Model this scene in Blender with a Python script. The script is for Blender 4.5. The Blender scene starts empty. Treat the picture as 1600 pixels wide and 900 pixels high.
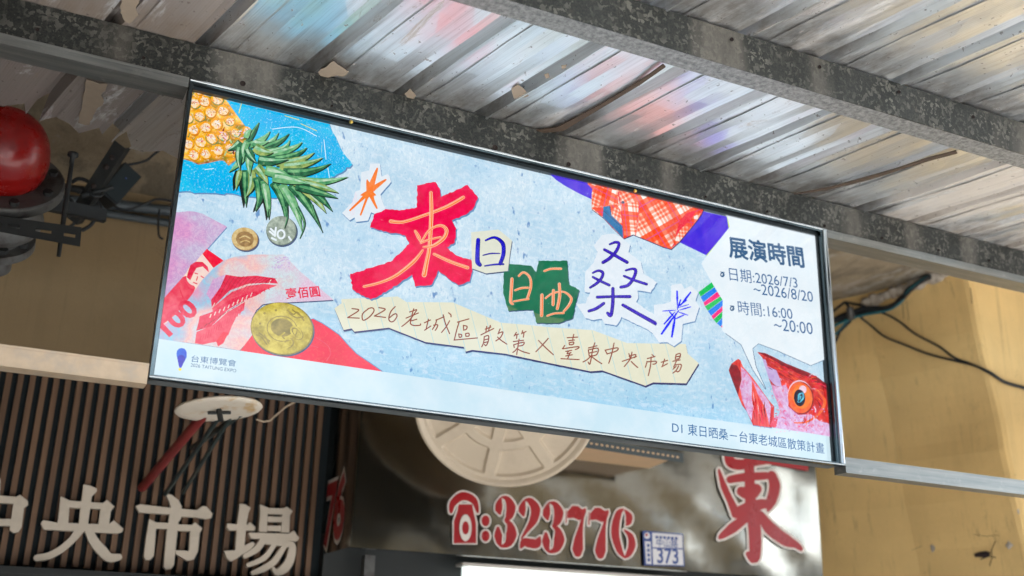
import bpy, math, random
import numpy as np
from mathutils import Vector, Matrix
from mathutils.geometry import tessellate_polygon
random.seed(7)
rng = random.Random(11)
scn = bpy.context.scene
COL = scn.collection

# ------------------------------------------------------------------ camera, sky, sun, exposure
EXPOSURE = 2.55
S0 = 2.32                                   # height of the display sign's lower edge above the street
F = 1697.85                                 # focal length in photo pixels (1600 wide)
R = np.array([[0.90055626, 0.1645697, 0.40238692],
              [-0.43409345, 0.28995658, 0.8529291],
              [0.02369155, -0.94278417, 0.33256084]])
CAM = np.array([-0.33572691, -2.9774674, -0.71947751 + S0])
cd = bpy.data.cameras.new('camera')
cam = bpy.data.objects.new('camera', cd)
COL.objects.link(cam)
cam.matrix_world = Matrix(((R[0][0], -R[0][1], -R[0][2], CAM[0]), (R[1][0], -R[1][1], -R[1][2], CAM[1]),
                           (R[2][0], -R[2][1], -R[2][2], CAM[2]), (0, 0, 0, 1)))
cd.sensor_width = 36
cd.lens = F / 1600 * 36
cd.clip_start = 0.05
cd.clip_end = 2000
cd.dof.use_dof = True
cd.dof.focus_distance = 3.35
cd.dof.aperture_fstop = 1.9
scn.camera = cam

SUN_EL, SUN_AZ = math.radians(56), math.radians(205)    # azimuth clockwise from +Y
world = bpy.data.worlds.new('World')
scn.world = world
world.use_nodes = True
wn = world.node_tree
bg = wn.nodes['Background']
sky = wn.nodes.new('ShaderNodeTexSky')
sky.sky_type = 'NISHITA'
sky.sun_disc = False
sky.sun_elevation = SUN_EL
sky.sun_rotation = SUN_AZ
tc = wn.nodes.new('ShaderNodeTexCoord')
cn = wn.nodes.new('ShaderNodeTexNoise')
cn.inputs['Scale'].default_value = 3.2
cn.inputs['Detail'].default_value = 7
cn.inputs['Roughness'].default_value = 0.6
cr = wn.nodes.new('ShaderNodeValToRGB')
cr.color_ramp.elements[0].position = 0.50
cr.color_ramp.elements[1].position = 0.66
cm = wn.nodes.new('ShaderNodeMix')
cm.data_type = 'RGBA'
cm.inputs[7].default_value = (11, 11.5, 12, 1)
wn.links.new(tc.outputs['Generated'], cn.inputs['Vector'])
wn.links.new(cn.outputs['Fac'], cr.inputs['Fac'])
wn.links.new(cr.outputs['Color'], cm.inputs[0])
wn.links.new(sky.outputs['Color'], cm.inputs[6])
wn.links.new(cm.outputs[2], bg.inputs['Color'])
bg.inputs['Strength'].default_value = 0.11
ld = bpy.data.lights.new('sun', 'SUN')
ld.energy = 3.6
ld.angle = math.radians(0.5)
ld.color = (1.0, 0.97, 0.92)
sun = bpy.data.objects.new('sun', ld)
COL.objects.link(sun)
sdir = Vector((math.sin(SUN_AZ) * math.cos(SUN_EL), math.cos(SUN_AZ) * math.cos(SUN_EL), math.sin(SUN_EL)))
sun.rotation_euler = sdir.to_track_quat('Z', 'Y').to_euler()
sun.location = (0, -8, 9)
scn.view_settings.view_transform = 'Standard'
scn.view_settings.look = 'None'
scn.view_settings.exposure = EXPOSURE
scn.view_settings.gamma = 1
scn.view_settings.use_curve_mapping = False
scn.cycles.max_bounces = 8
scn.cycles.use_denoising = True

# ------------------------------------------------------------------ measuring helpers (photo pixel -> real plane)
def ray(px, py):
    return R @ np.array([(px - 800) / F, (py - 450) / F, 1.0])
def on_y(px, py, y):
    d = ray(px, py)
    return CAM + d * ((y - CAM[1]) / d[1])
def on_z(px, py, z):
    d = ray(px, py)
    return CAM + d * ((z - CAM[2]) / d[2])
def zm(x0, y0, s, pts):
    return [(x0 + p[0] / s, y0 + p[1] / s) + ((p[2] / s,) if len(p) > 2 else ()) for p in pts]

# ------------------------------------------------------------------ materials
def lin(c):
    return tuple(((v / 255) / 12.92 if v / 255 <= 0.04045 else ((v / 255 + 0.055) / 1.055) ** 2.4) for v in c)
class Mt:
    def __init__(s, name, base=(0.5, 0.5, 0.5), rough=0.5, metal=0.0, spec=0.5):
        s.m = bpy.data.materials.new(name)
        s.m.use_nodes = True
        s.nt = s.m.node_tree
        s.b = s.nt.nodes['Principled BSDF']
        s.b.inputs['Base Color'].default_value = (*base, 1)
        s.b.inputs['Roughness'].default_value = rough
        s.b.inputs['Metallic'].default_value = metal
        s.b.inputs['Specular IOR Level'].default_value = spec
        s._c = None
    def n(s, typ, **kw):
        nd = s.nt.nodes.new('ShaderNode' + typ)
        for k, v in kw.items():
            setattr(nd, k, v)
        return nd
    def l(s, a, b):
        s.nt.links.new(a, b)
    def coord(s, scale=(1, 1, 1), rot=(0, 0, 0), loc=(0, 0, 0)):
        if s._c is None:
            s._c = s.n('TexCoord').outputs['Object']
        mp = s.n('Mapping')
        mp.inputs['Scale'].default_value = scale
        mp.inputs['Rotation'].default_value = rot
        mp.inputs['Location'].default_value = loc
        s.l(s._c, mp.inputs['Vector'])
        return mp.outputs['Vector']
    def noise(s, scale, vec=None, detail=5, rough=0.6, dist=0.0):
        t = s.n('TexNoise')
        t.inputs['Scale'].default_value = scale
        t.inputs['Detail'].default_value = detail
        t.inputs['Roughness'].default_value = rough
        t.inputs['Distortion'].default_value = dist
        s.l(vec if vec is not None else s.coord(), t.inputs['Vector'])
        return t.outputs['Fac']
    def voro(s, scale, vec=None, feature='F1', out='Distance', rnd=1.0):
        t = s.n('TexVoronoi', feature=feature)
        t.inputs['Scale'].default_value = scale
        if 'Randomness' in t.inputs:
            t.inputs['Randomness'].default_value = rnd
        s.l(vec if vec is not None else s.coord(), t.inputs['Vector'])
        return t.outputs[out]
    def ramp(s, fac, stops, interp='LINEAR'):
        r = s.n('ValToRGB')
        r.color_ramp.interpolation = interp
        e = r.color_ramp.elements
        while len(e) < len(stops):
            e.new(0.5)
        for el, (p, c) in zip(e, stops):
            el.position = p
            el.color = (*c, 1) if isinstance(c, (tuple, list)) else (c, c, c, 1)
        s.l(fac, r.inputs['Fac'])
        return r.outputs['Color']
    def mix(s, fac, a, b, mode='MIX'):
        x = s.n('Mix', data_type='RGBA', blend_type=mode)
        for sock, v in ((x.inputs[0], fac), (x.inputs[6], a), (x.inputs[7], b)):
            if isinstance(v, (int, float)):
                sock.default_value = v
            elif isinstance(v, tuple):
                sock.default_value = (*v, 1)
            else:
                s.l(v, sock)
        return x.outputs[2]
    def math(s, op, a, b=0.0):
        x = s.n('Math', operation=op)
        for sock, v in ((x.inputs[0], a), (x.inputs[1], b)):
            if isinstance(v, (int, float)):
                sock.default_value = v
            else:
                s.l(v, sock)
        return x.outputs[0]
    def set(s, key, v):
        if isinstance(v, (int, float)):
            s.b.inputs[key].default_value = v
        elif isinstance(v, tuple):
            s.b.inputs[key].default_value = (*v, 1)
        else:
            s.l(v, s.b.inputs[key])
        return s
    def bump(s, h, strength=0.3, dist=0.01):
        b = s.n('Bump')
        b.inputs['Strength'].default_value = strength
        b.inputs['Distance'].default_value = dist
        s.l(h, b.inputs['Height'])
        s.l(b.outputs['Normal'], s.b.inputs['Normal'])
        return s

def simple(name, base, rough=0.5, metal=0.0, var=0.25, scale=14, bump=0.0, dirt=None):
    t = Mt(name, base, rough, metal)
    f = t.noise(scale)
    c = t.mix(f, tuple(v * (1 - var) for v in base), tuple(min(1, v * (1 + var)) for v in base))
    if dirt:
        g = t.ramp(t.noise(scale * 0.45, detail=8, rough=0.7), [(0.5, 0.0), (0.68, 1.0)])
        c = t.mix(g, c, dirt)
    t.set('Base Color', c)
    t.set('Roughness', t.math('ADD', t.math('MULTIPLY', f, 0.25), max(0.05, rough - 0.12)))
    if bump:
        t.bump(t.noise(scale * 6), bump, 0.004)
    return t.m

# --- printed, back-lit poster inks (the sign is a lit display: its face gives off light)
GAIN = 1.0
def ink(name, col, col2=None, scale=60, lo=0.35, hi=0.65, detail=5, vecscale=(1, 1, 1), build=None, gain=1.0):
    t = Mt(name, (0.003, 0.003, 0.003), 0.06, 0, 0.26)
    if build:
        c = build(t)
    elif col2 is None:
        c = t.mix(t.ramp(t.noise(scale, t.coord(vecscale), detail), [(lo, 0.0), (hi, 1.0)]),
                  tuple(v * 0.90 for v in lin(col)), tuple(min(1, v * 1.06) for v in lin(col)))
    else:
        c = t.mix(t.ramp(t.noise(scale, t.coord(vecscale), detail), [(lo, 0.0), (hi, 1.0)]), lin(col), lin(col2))
    t.set('Emission Color', c)
    t.set('Emission Strength', t.math('MULTIPLY', t.math('ADD', 0.93, t.math('MULTIPLY', t.noise(1.7, t.coord((1, 1, 2)), 2), 0.16)), GAIN * gain / 2 ** EXPOSURE))
    return t.m

def b_background(t):
    c = t.mix(t.ramp(t.noise(5, detail=6), [(0.38, 0.0), (0.66, 1.0)]), lin((222, 239, 248)), lin((190, 221, 240)))
    # deeper blue washes low on the sheet (a printed wash of the paper)
    z = t.n('SeparateXYZ'); t.l(t.coord(), z.inputs[0])
    w = t.ramp(t.math('ADD', z.outputs['Z'], t.math('MULTIPLY', t.noise(3, detail=4), 0.25)), [(0.10, 1.0), (0.52, 0.0)])
    c = t.mix(t.math('MULTIPLY', w, 0.75), c, lin((122, 200, 232)))
    fib = t.ramp(t.noise(70, t.coord((1, 1, 0.45), (0, 0.6, 0)), 6, 0.7, 0.8), [(0.40, 0.0), (0.50, 0.55), (0.62, 0.0)])
    c = t.mix(t.math('MULTIPLY', fib, 0.75), c, lin((146, 192, 224)))
    fib2 = t.ramp(t.noise(55, t.coord((0.5, 1, 1.2), (0, -0.5, 0), (3, 1, 2)), 6, 0.7, 0.6), [(0.50, 0.0), (0.64, 1.0)])
    c = t.mix(t.math('MULTIPLY', fib2, 0.45), c, lin((234, 243, 252)))
    fleck = t.ramp(t.noise(38, t.coord((1, 1, 0.6), (0, 0.4, 0)), 3, 0.5), [(0.66, 0.0), (0.73, 1.0)])
    c = t.mix(t.math('MULTIPLY', fleck, 0.8), c, lin((50, 120, 186)))
    fl2 = t.ramp(t.noise(95, t.coord((1, 1, 0.7), (0, -0.4, 0), (2, 0, 1)), 4, 0.6), [(0.62, 0.0), (0.72, 1.0)])
    c = t.mix(t.math('MULTIPLY', fl2, 0.55), c, lin((96, 158, 206)))
    return c
def b_cyan(t):
    c = t.mix(t.ramp(t.noise(8, detail=4), [(0.4, 0.0), (0.65, 1.0)]), lin((0, 178, 238)), lin((18, 196, 240)))
    s = t.ramp(t.noise(150, detail=4, rough=0.7), [(0.56, 0.0), (0.66, 1.0)])
    c = t.mix(t.math('MULTIPLY', s, 0.75), c, lin((190, 236, 250)))
    s2 = t.ramp(t.noise(26, t.coord((1, 1, 0.25), (0, 0.9, 0)), 3), [(0.68, 0.0), (0.71, 1.0)])
    return t.mix(t.math('MULTIPLY', s2, 0.6), c, lin((240, 238, 160)))
def b_pine(t):
    v = t.coord((1.0, 1, 1.15), (0, 0.55, 0))
    d = t.voro(23, v, rnd=0.4)
    c = t.ramp(d, [(0.0, lin((252, 240, 226))), (0.26, lin((250, 226, 186))), (0.42, lin((252, 206, 70))),
                   (0.58, lin((246, 164, 16))), (0.74, lin((150, 134, 30)))])
    s = t.ramp(t.noise(120, detail=5, rough=0.7), [(0.54, 0.0), (0.64, 1.0)])
    c = t.mix(t.math('MULTIPLY', s, 0.5), c, lin((214, 96, 84)))
    s2 = t.ramp(t.noise(160, t.coord((1, 1, 1), (0, 0, 0), (4, 2, 1)), 4), [(0.56, 0.0), (0.64, 1.0)])
    return t.mix(t.math('MULTIPLY', s2, 0.6), c, lin((255, 238, 210)))
def b_leaf(dark):
    def f(t):
        a, b = ((20, 74, 50), (58, 128, 88)) if dark else ((58, 140, 92), (138, 200, 140))
        c = t.mix(t.ramp(t.noise(40, detail=5), [(0.35, 0.0), (0.65, 1.0)]), lin(a), lin(b))
        s = t.ramp(t.noise(90), [(0.62, 0.0), (0.72, 1.0)])
        return t.mix(t.math('MULTIPLY', s, 0.4), c, lin((202, 216, 160)))
    return f
def b_note(t):
    x = t.n('SeparateXYZ'); t.l(t.coord(), x.inputs[0])
    f = t.math('ADD', t.math('ADD', t.math('MULTIPLY', t.math('ADD', x.outputs['X'], 1.2), 1.4), t.math('MULTIPLY', x.outputs['Z'], -0.6)), t.math('MULTIPLY', t.noise(7, detail=3), 0.9))
    c = t.ramp(f, [(0.22, lin((196, 168, 226))), (0.36, lin((228, 170, 196))), (0.48, lin((150, 206, 232))), (0.60, lin((244, 196, 186))),
                   (0.72, lin((206, 226, 230))), (0.9, lin((226, 206, 226)))])
    g = t.ramp(t.noise(60, t.coord((1, 1, 1), (0, 0.7, 0)), 6, 0.7, 1.5), [(0.46, 0.0), (0.52, 0.6), (0.58, 0.0)])
    return t.mix(t.math('MULTIPLY', g, 0.6), c, lin((214, 120, 170)))
def b_noteback(t):
    c = t.mix(t.ramp(t.noise(9, detail=4), [(0.38, 0.0), (0.62, 1.0)]), lin((226, 160, 206)), lin((206, 196, 222)))
    g = t.ramp(t.noise(34, None, 6, 0.7, 2.5), [(0.45, 0.0), (0.52, 0.9), (0.58, 0.0)])
    return t.mix(t.math('MULTIPLY', g, 0.6), c, lin((176, 120, 190)))
def b_gold(t):
    c = t.mix(t.ramp(t.noise(35, detail=6, rough=0.7), [(0.38, 0.0), (0.62, 1.0)]), lin((176, 156, 40)), lin((226, 208, 92)))
    s = t.ramp(t.noise(16, detail=6), [(0.56, 0.0), (0.7, 1.0)])
    return t.mix(t.math('MULTIPLY', s, 0.6), c, lin((122, 112, 44)))
def b_plaid(ang, sc=1.0):
    def f(t):
        x = t.n('SeparateXYZ'); t.l(t.coord((1, 1, 1), (0, ang, 0)), x.inputs[0])
        def band(o, period, stops):
            return t.ramp(t.math('FRACT', t.math('MULTIPLY', o, sc / period)), stops, 'CONSTANT')
        a = band(x.outputs['X'], 0.112, [(0, 0.0), (0.34, 1.0), (0.52, 0.45), (0.60, 0.9), (0.66, 0.4), (0.74, 0.85), (0.80, 0.3), (0.9, 0.7)])
        b = band(x.outputs['Z'], 0.112, [(0, 0.0), (0.34, 1.0), (0.52, 0.45), (0.60, 0.9), (0.66, 0.4), (0.74, 0.85), (0.80, 0.3), (0.9, 0.7)])
        f2 = t.math('MULTIPLY', t.math('ADD', a, b), 0.5)
        c = t.ramp(f2, [(0.0, lin((252, 70, 14))), (0.45, lin((252, 104, 66))), (0.70, lin((252, 176, 150))), (1.0, lin((252, 246, 240)))])
        p = band(x.outputs['X'], 0.112, [(0, 0.0), (0.16, 1.0), (0.185, 0.0)])
        q = band(x.outputs['Z'], 0.112, [(0, 0.0), (0.16, 1.0), (0.185, 0.0)])
        c = t.mix(t.math('MULTIPLY', t.math('MAXIMUM', p, q), 0.6), c, lin((190, 80, 190)))
        fold = t.ramp(t.noise(11, t.coord((1, 1, 0.3), (0, ang + 0.4, 0)), 3), [(0.55, 0.0), (0.75, 1.0)])
        return t.mix(t.math('MULTIPLY', fold, 0.6), c, lin((214, 22, 10)))
    return f
def b_violet(t):
    c = t.mix(t.ramp(t.noise(12, t.coord((1, 1, 0.35), (0, 0.7, 0)), 4), [(0.35, 0.0), (0.68, 1.0)]), lin((46, 26, 216)), lin((98, 60, 226)))
    s = t.ramp(t.noise(60, detail=3), [(0.70, 0.0), (0.76, 1.0)])
    return t.mix(t.math('MULTIPLY', s, 0.6), c, lin((150, 150, 250)))
def b_red(t):
    c = t.mix(t.ramp(t.noise(30, detail=6, rough=0.7), [(0.35, 0.0), (0.65, 1.0)]), lin((226, 0, 64)), lin((250, 14, 88)))
    s = t.ramp(t.noise(170, t.coord((0.3, 1, 1)), 4), [(0.64, 0.0), (0.74, 1.0)])
    c = t.mix(t.math('MULTIPLY', s, 0.4), c, lin((250, 130, 150)))
    g = t.ramp(t.noise(7, detail=3), [(0.54, 0.0), (0.76, 1.0)])
    return t.mix(t.math('MULTIPLY', g, 0.5), c, lin((246, 84, 118)))
def b_scarlet(t):
    c = t.mix(t.ramp(t.noise(14, detail=5), [(0.35, 0.0), (0.65, 1.0)]), lin((232, 0, 50)), lin((250, 20, 66)))
    s = t.ramp(t.noise(22, None, 5, 0.6, 2.0), [(0.485, 0.0), (0.5, 1.0), (0.515, 0.0)])
    return t.mix(t.math('MULTIPLY', s, 0.5), c, lin((252, 110, 90)))
def b_green(t):
    c = t.mix(t.ramp(t.noise(16, detail=5), [(0.35, 0.0), (0.7, 1.0)]), lin((0, 104, 72)), lin((12, 124, 84)))
    s = t.ramp(t.noise(95, detail=3), [(0.67, 0.0), (0.73, 1.0)])
    return t.mix(t.math('MULTIPLY', s, 0.7), c, lin((120, 206, 150)))
def b_fishred(t):
    c = t.mix(t.ramp(t.noise(22, t.coord((1, 1, 0.5), (0, -0.6, 0)), 6, 0.65, 0.6), [(0.32, 0.0), (0.5, 0.5), (0.68, 1.0)]), lin((158, 8, 22)), lin((252, 66, 58)))
    s = t.ramp(t.noise(75, detail=5, rough=0.7), [(0.58, 0.0), (0.70, 1.0)])
    return t.mix(t.math('MULTIPLY', s, 0.55), c, lin((252, 170, 190)))
def b_fishpink(t):
    c = t.mix(t.ramp(t.noise(48, None, 7, 0.75, 0.6), [(0.36, 0.0), (0.6, 1.0)]), lin((214, 118, 178)), lin((226, 204, 240)))
    s = t.ramp(t.noise(30, detail=6, rough=0.7), [(0.56, 0.0), (0.66, 1.0)])
    return t.mix(t.math('MULTIPLY', s, 0.7), c, lin((244, 66, 96)))
def b_gill(t):
    return t.mix(t.ramp(t.noise(60, t.coord((1, 1, 0.18), (0, -0.25, 0)), 5), [(0.38, 0.0), (0.62, 1.0)]), lin((206, 10, 22)), lin((252, 96, 84)))

I = dict(
    bg=ink('printed_blue_paper', None, build=b_background),
    cyan=ink('printed_cyan_card', None, build=b_cyan),
    pine=ink('printed_pineapple_skin', None, build=b_pine),
    leaf=ink('printed_leaf', None, build=b_leaf(False)),
    leafy=ink('printed_yellow_leaf', (86, 132, 66), (176, 196, 116), 50),
    leafd=ink('printed_dark_leaf', None, build=b_leaf(True)),
    leafl=ink('printed_leaf_edge', (196, 224, 196), (120, 190, 140)),
    husk=ink('printed_husk', (150, 84, 60), (222, 170, 110), 90),
    edge=ink('printed_drop_shadow', (92, 132, 178), (112, 152, 194)),  # offset drop shadows printed under the cut-outs
    shadowline=ink('printed_shadow_line', (56, 70, 106), (80, 100, 140)),  # darker printed drop shadows, also a seam and a button
    leafshadow=ink('printed_leaf_shadow', (16, 30, 26), (30, 50, 40)),  # drop shadows printed under the leaves
    note=ink('printed_banknote', None, build=b_note),
    noteb=ink('printed_banknote_back', None, build=b_noteback),
    cream=ink('printed_cream', (250, 226, 206), (240, 206, 206), 30),
    noter=ink('printed_note_red', (222, 10, 60), (240, 60, 96), 80),
    noterl=ink('printed_note_light_red', (244, 92, 110), (232, 50, 84), 60),
    gold=ink('printed_gold', None, build=b_gold),
    goldd=ink('printed_dark_gold', (132, 118, 46), (170, 150, 70), 60),
    bronze=ink('printed_bronze', (196, 160, 96), (228, 206, 150), 90),
    bronzed=ink('printed_dark_bronze', (140, 106, 60), (176, 140, 88), 90),
    silver=ink('printed_silver', (120, 134, 122), (190, 204, 188), 60),
    silverd=ink('printed_dark_silver', (78, 92, 86), (120, 134, 124), 60),
    scarlet=ink('printed_scarlet', None, build=b_scarlet),
    white=ink('printed_white', (236, 245, 251), (228, 241, 249), 20),
    strip=ink('printed_white_band', (218, 235, 243), (202, 228, 239), 8),
    paper=ink('printed_white_paper', (232, 240, 248), (222, 234, 244), 40),
    line=ink('printed_ruled_line', (170, 214, 218), (186, 220, 222)),
    cardp=ink('printed_cream_card', (228, 230, 214), (220, 224, 208), 40),
    ruled=ink('printed_ruled_paper', (232, 230, 206), (226, 226, 202), 12),
    red=ink('printed_red_card', None, build=b_red),
    orange=ink('printed_orange', (252, 122, 40), (250, 138, 62), 60),
    pale=ink('printed_pale_orange', (252, 214, 190), (252, 200, 170), 60),
    blue=ink('printed_blue', (34, 26, 214), (24, 20, 178), 50),
    navy=ink('printed_navy', (40, 30, 110), (34, 34, 90)),
    viol=ink('printed_violet_ink', (70, 44, 206), (52, 34, 170), 50),
    bright=ink('printed_bright_blue', (16, 30, 246), (24, 44, 250)),
    green=ink('printed_green_card', None, build=b_green),
    olive=ink('printed_olive', (96, 138, 92), (76, 124, 84), 60),
    brown=ink('printed_brown', (136, 62, 44), (156, 76, 56), 60),
    violet=ink('printed_violet', None, build=b_violet),
    lime=ink('printed_lime', (196, 226, 40), (206, 232, 60)),
    plaid=ink('printed_plaid', None, build=b_plaid(0.62)),
    plaid2=ink('printed_plaid_collar', None, build=b_plaid(-0.25, 1.15)),
    plaid3=ink('printed_plaid_placket', None, build=b_plaid(0.1, 1.2)),
    denim=ink('printed_denim', (40, 112, 168), (60, 130, 184), 80),
    sgreen=ink('printed_stripe_green', (12, 190, 90), (30, 200, 100)),
    sblue=ink('printed_stripe_blue', (20, 126, 240), (40, 140, 244)),
    spink=ink('printed_stripe_pink', (250, 20, 130), (250, 50, 140)),
    slate=ink('printed_slate', (52, 92, 132), (60, 100, 140)),
    teal=ink('printed_teal', (0, 84, 146), (0, 92, 150)),
    ballon=ink('printed_logo_blue', (10, 60, 206), (16, 110, 226), 16),
    eyedeep=ink('printed_deep_amber', (214, 116, 18), (190, 128, 30), 60),
    eyeyellow=ink('printed_amber', (252, 190, 20), (248, 152, 16), 50), eyepale=ink('printed_pale_skin', (252, 234, 210), (250, 206, 130), 90),
    yellow=ink('printed_yellow', (240, 220, 40), (240, 226, 60)),
    fishr=ink('printed_fish_red', None, build=b_fishred),
    fishp=ink('printed_fish_pink', None, build=b_fishpink),
    gill=ink('printed_fish_gill', None, build=b_gill),
    lav=ink('printed_lavender', (210, 188, 230), (190, 160, 214), 60),
    maroon=ink('printed_maroon', (120, 14, 30), (160, 24, 40), 40),
    eyeo=ink('printed_eye_orange', (244, 78, 40), (250, 128, 70), 40),
    black=ink('printed_eye_black', (26, 22, 44), (34, 26, 56)),
    aqua=ink('printed_eye_glint', (110, 214, 236), (60, 150, 190), 90),
    pinkl=ink('printed_pink_light', (246, 216, 232), (236, 190, 214), 60),
)

# --- real-world materials
def m_spangle():
    t = Mt('galvanised_steel', (0.2, 0.2, 0.19), 0.5, 0.5)
    nz = t.n('TexNoise'); nz.inputs['Scale'].default_value = 45; nz.inputs['Detail'].default_value = 6
    t.l(t.coord(), nz.inputs['Vector'])
    warp = t.n('VectorMath', operation='MULTIPLY_ADD')
    t.l(nz.outputs['Color'], warp.inputs[0]); warp.inputs[1].default_value = (0.035, 0.035, 0.035)
    t.l(t.coord((1, 1, 0.8)), warp.inputs[2])
    v2 = t.n('TexVoronoi'); v2.inputs['Scale'].default_value = 105
    t.l(warp.outputs[0], v2.inputs['Vector'])
    s2 = t.n('SeparateColor'); t.l(v2.outputs['Color'], s2.inputs[0])
    leafy = t.ramp(s2.outputs[0], [(0.60, 0.0), (0.92, 1.0)])
    leafy = t.math('MULTIPLY', leafy, t.ramp(t.noise(9, detail=3), [(0.35, 0.15), (0.6, 1.0)]))
    c = t.mix(leafy, (0.020, 0.024, 0.023), (0.155, 0.15, 0.13))
    c = t.mix(t.ramp(t.noise(160, detail=4, rough=0.7), [(0.4, 0.0), (0.7, 0.35)]), c, (0.12, 0.11, 0.09))
    # pale zinc-oxide bands and streaks across the beam
    big = t.ramp(t.noise(3.4, t.coord((1, 0.2, 0.10), (0, 0, 0), (1.3, 0, 0)), 3, 0.5), [(0.52, 0.0), (0.62, 1.0)])
    big = t.math('MULTIPLY', big, t.ramp(t.noise(26, t.coord((1, 1, 0.35)), 6, 0.7), [(0.3, 0.35), (0.6, 1.0)]))
    strk = t.ramp(t.noise(1.0, t.coord((55, 10, 2.5)), 5, 0.65), [(0.62, 0.0), (0.70, 1.0)])
    fine = t.mix(t.noise(120, detail=6, rough=0.8), (0.07, 0.062, 0.050), (0.21, 0.19, 0.16))
    c = t.mix(t.math('MAXIMUM', t.math('MULTIPLY', big, 0.85), t.math('MULTIPLY', strk, 0.45)), c, fine)
    rst = t.ramp(t.noise(9, t.coord((1, 1, 1.5), (0, 0, 0), (5, 2, 1)), 7, 0.75), [(0.62, 0.0), (0.74, 1.0)])
    c = t.mix(t.math('MULTIPLY', rst, 0.5), c, (0.10, 0.062, 0.045))
    t.set('Base Color', c)
    t.set('Metallic', t.math('SUBTRACT', 0.5, t.math('MULTIPLY', big, 0.4)))
    t.set('Roughness', t.math('ADD', 0.42, t.math('MULTIPLY', t.noise(18), 0.25)))
    t.bump(t.noise(120, detail=4), 0.15, 0.002)
    return t.m
def m_flange():
    t = Mt('galvanised_flange', (0.3, 0.3, 0.3), 0.5, 0.5)
    c = t.mix(t.ramp(t.noise(60, detail=6, rough=0.75), [(0.38, 0.0), (0.64, 1.0)]), (0.12, 0.125, 0.125), (0.32, 0.32, 0.31))
    t.set('Base Color', c)
    return t.m
def m_roof(name, kind):
    # ribbed zinc sheet: local x across the sheet, y along the ribs
    t = Mt(name, (0.6, 0.6, 0.6), 0.3, 0.9)
    str1 = t.noise(1.0, t.coord((26, 0.7, 26)), 6, 0.7)
    str2 = t.noise(1.0, t.coord((80, 1.6, 80), loc=(3, 1, 0)), 4, 0.6)
    c = t.mix(t.ramp(str1, [(0.30, 0.0), (0.70, 1.0)]), (0.80, 0.835, 0.85), (0.94, 0.96, 0.97))
    c = t.mix(t.math('MULTIPLY', t.ramp(str2, [(0.52, 0.0), (0.70, 1.0)]), 0.28), c, (0.36, 0.33, 0.30))
    lo = {'clean': 0.60, 'tan': 0.43, 'rust': 0.34}[kind]
    stain = t.ramp(t.noise(1.0, t.coord((3.4, 0.8, 3), loc=(1.7, 0.4, 0)), 8, 0.70, 0.4), [(lo, 0.0), (lo + 0.10, 1.0)])
    spot = t.ramp(t.noise(46, t.coord((1, 0.8, 1)), 4, 0.6), [(0.655, 0.0), (0.685, 1.0)])
    grime = t.ramp(t.noise(1.0, t.coord((12, 3.0, 9), loc=(7, 3, 0)), 8, 0.75, 0.6), [(0.60, 0.0), (0.68, 1.0)])
    fine = t.ramp(t.noise(1.0, t.coord((190, 3, 50)), 3, 0.6), [(0.50, 0.0), (0.66, 1.0)])
    c = t.mix(t.math('MULTIPLY', stain, {'clean': 0.5, 'tan': 0.62, 'rust': 0.85}[kind]), c, {'clean': (0.42, 0.33, 0.25), 'tan': (0.46, 0.37, 0.28), 'rust': (0.13, 0.09, 0.065)}[kind])
    c = t.mix(t.math('MULTIPLY', grime, 0.6), c, (0.28, 0.21, 0.155))
    c = t.mix(t.math('MULTIPLY', fine, 0.16), c, (0.25, 0.23, 0.21))
    xy = t.n('SeparateXYZ'); t.l(t.coord(), xy.inputs[0])
    yw = t.math('ADD', t.math('MULTIPLY', xy.outputs['X'], 0.2346), xy.outputs['Y'])
    wob = t.math('MULTIPLY', t.math('SUBTRACT', t.noise(1.0, t.coord((7, 2.0, 7), loc=(2, 5, 0)), 6, 0.7), 0.5), 0.55)
    for yb_ in (-0.03, -0.86):  # dark bands beside the beams: dirt, with the beams' reflection painted in
        dd = t.math('ABSOLUTE', t.math('SUBTRACT', yw, yb_))
        dirt = t.ramp(t.math('ADD', dd, wob), [(0.0, 1.0), (0.13, 0.0)])
        dirt = t.math('MULTIPLY', dirt, t.ramp(t.noise(30, t.coord((1, 0.5, 1)), 6, 0.75), [(0.30, 0.35), (0.60, 1.0)]))
        c = t.mix(t.math('MULTIPLY', dirt, 0.62), c, (0.20, 0.145, 0.10))
    c = t.mix(t.math('MULTIPLY', spot, 0.75), c, (0.10, 0.075, 0.06))
    t.set('Base Color', c)
    dull = t.math('MAXIMUM', t.math('MULTIPLY', stain, 0.65), t.math('MAXIMUM', t.math('MULTIPLY', grime, 0.6), spot))
    t.set('Metallic', t.math('SUBTRACT', 0.45 if kind == 'rust' else 0.88, t.math('MULTIPLY', dull, 0.40 if kind == 'rust' else 0.65)))
    t.set('Roughness', t.math('ADD', t.math('ADD', 0.25, t.math('MULTIPLY', dull, 0.35)), t.math('MULTIPLY', str2, 0.10)))
    w = t.n('TexWave', wave_type='BANDS', bands_direction='X', wave_profile='SIN')
    w.inputs['Scale'].default_value = 38
    w.inputs['Distortion'].default_value = 0.4
    t.l(t.coord(), w.inputs['Vector'])
    h = t.math('ADD', t.math('MULTIPLY', w.outputs['Fac'], 0.6), t.math('MULTIPLY', t.noise(1.0, t.coord((8, 1.0, 8)), 2), 1.3))
    t.bump(h, 0.16, 0.002)
    return t.m
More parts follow.
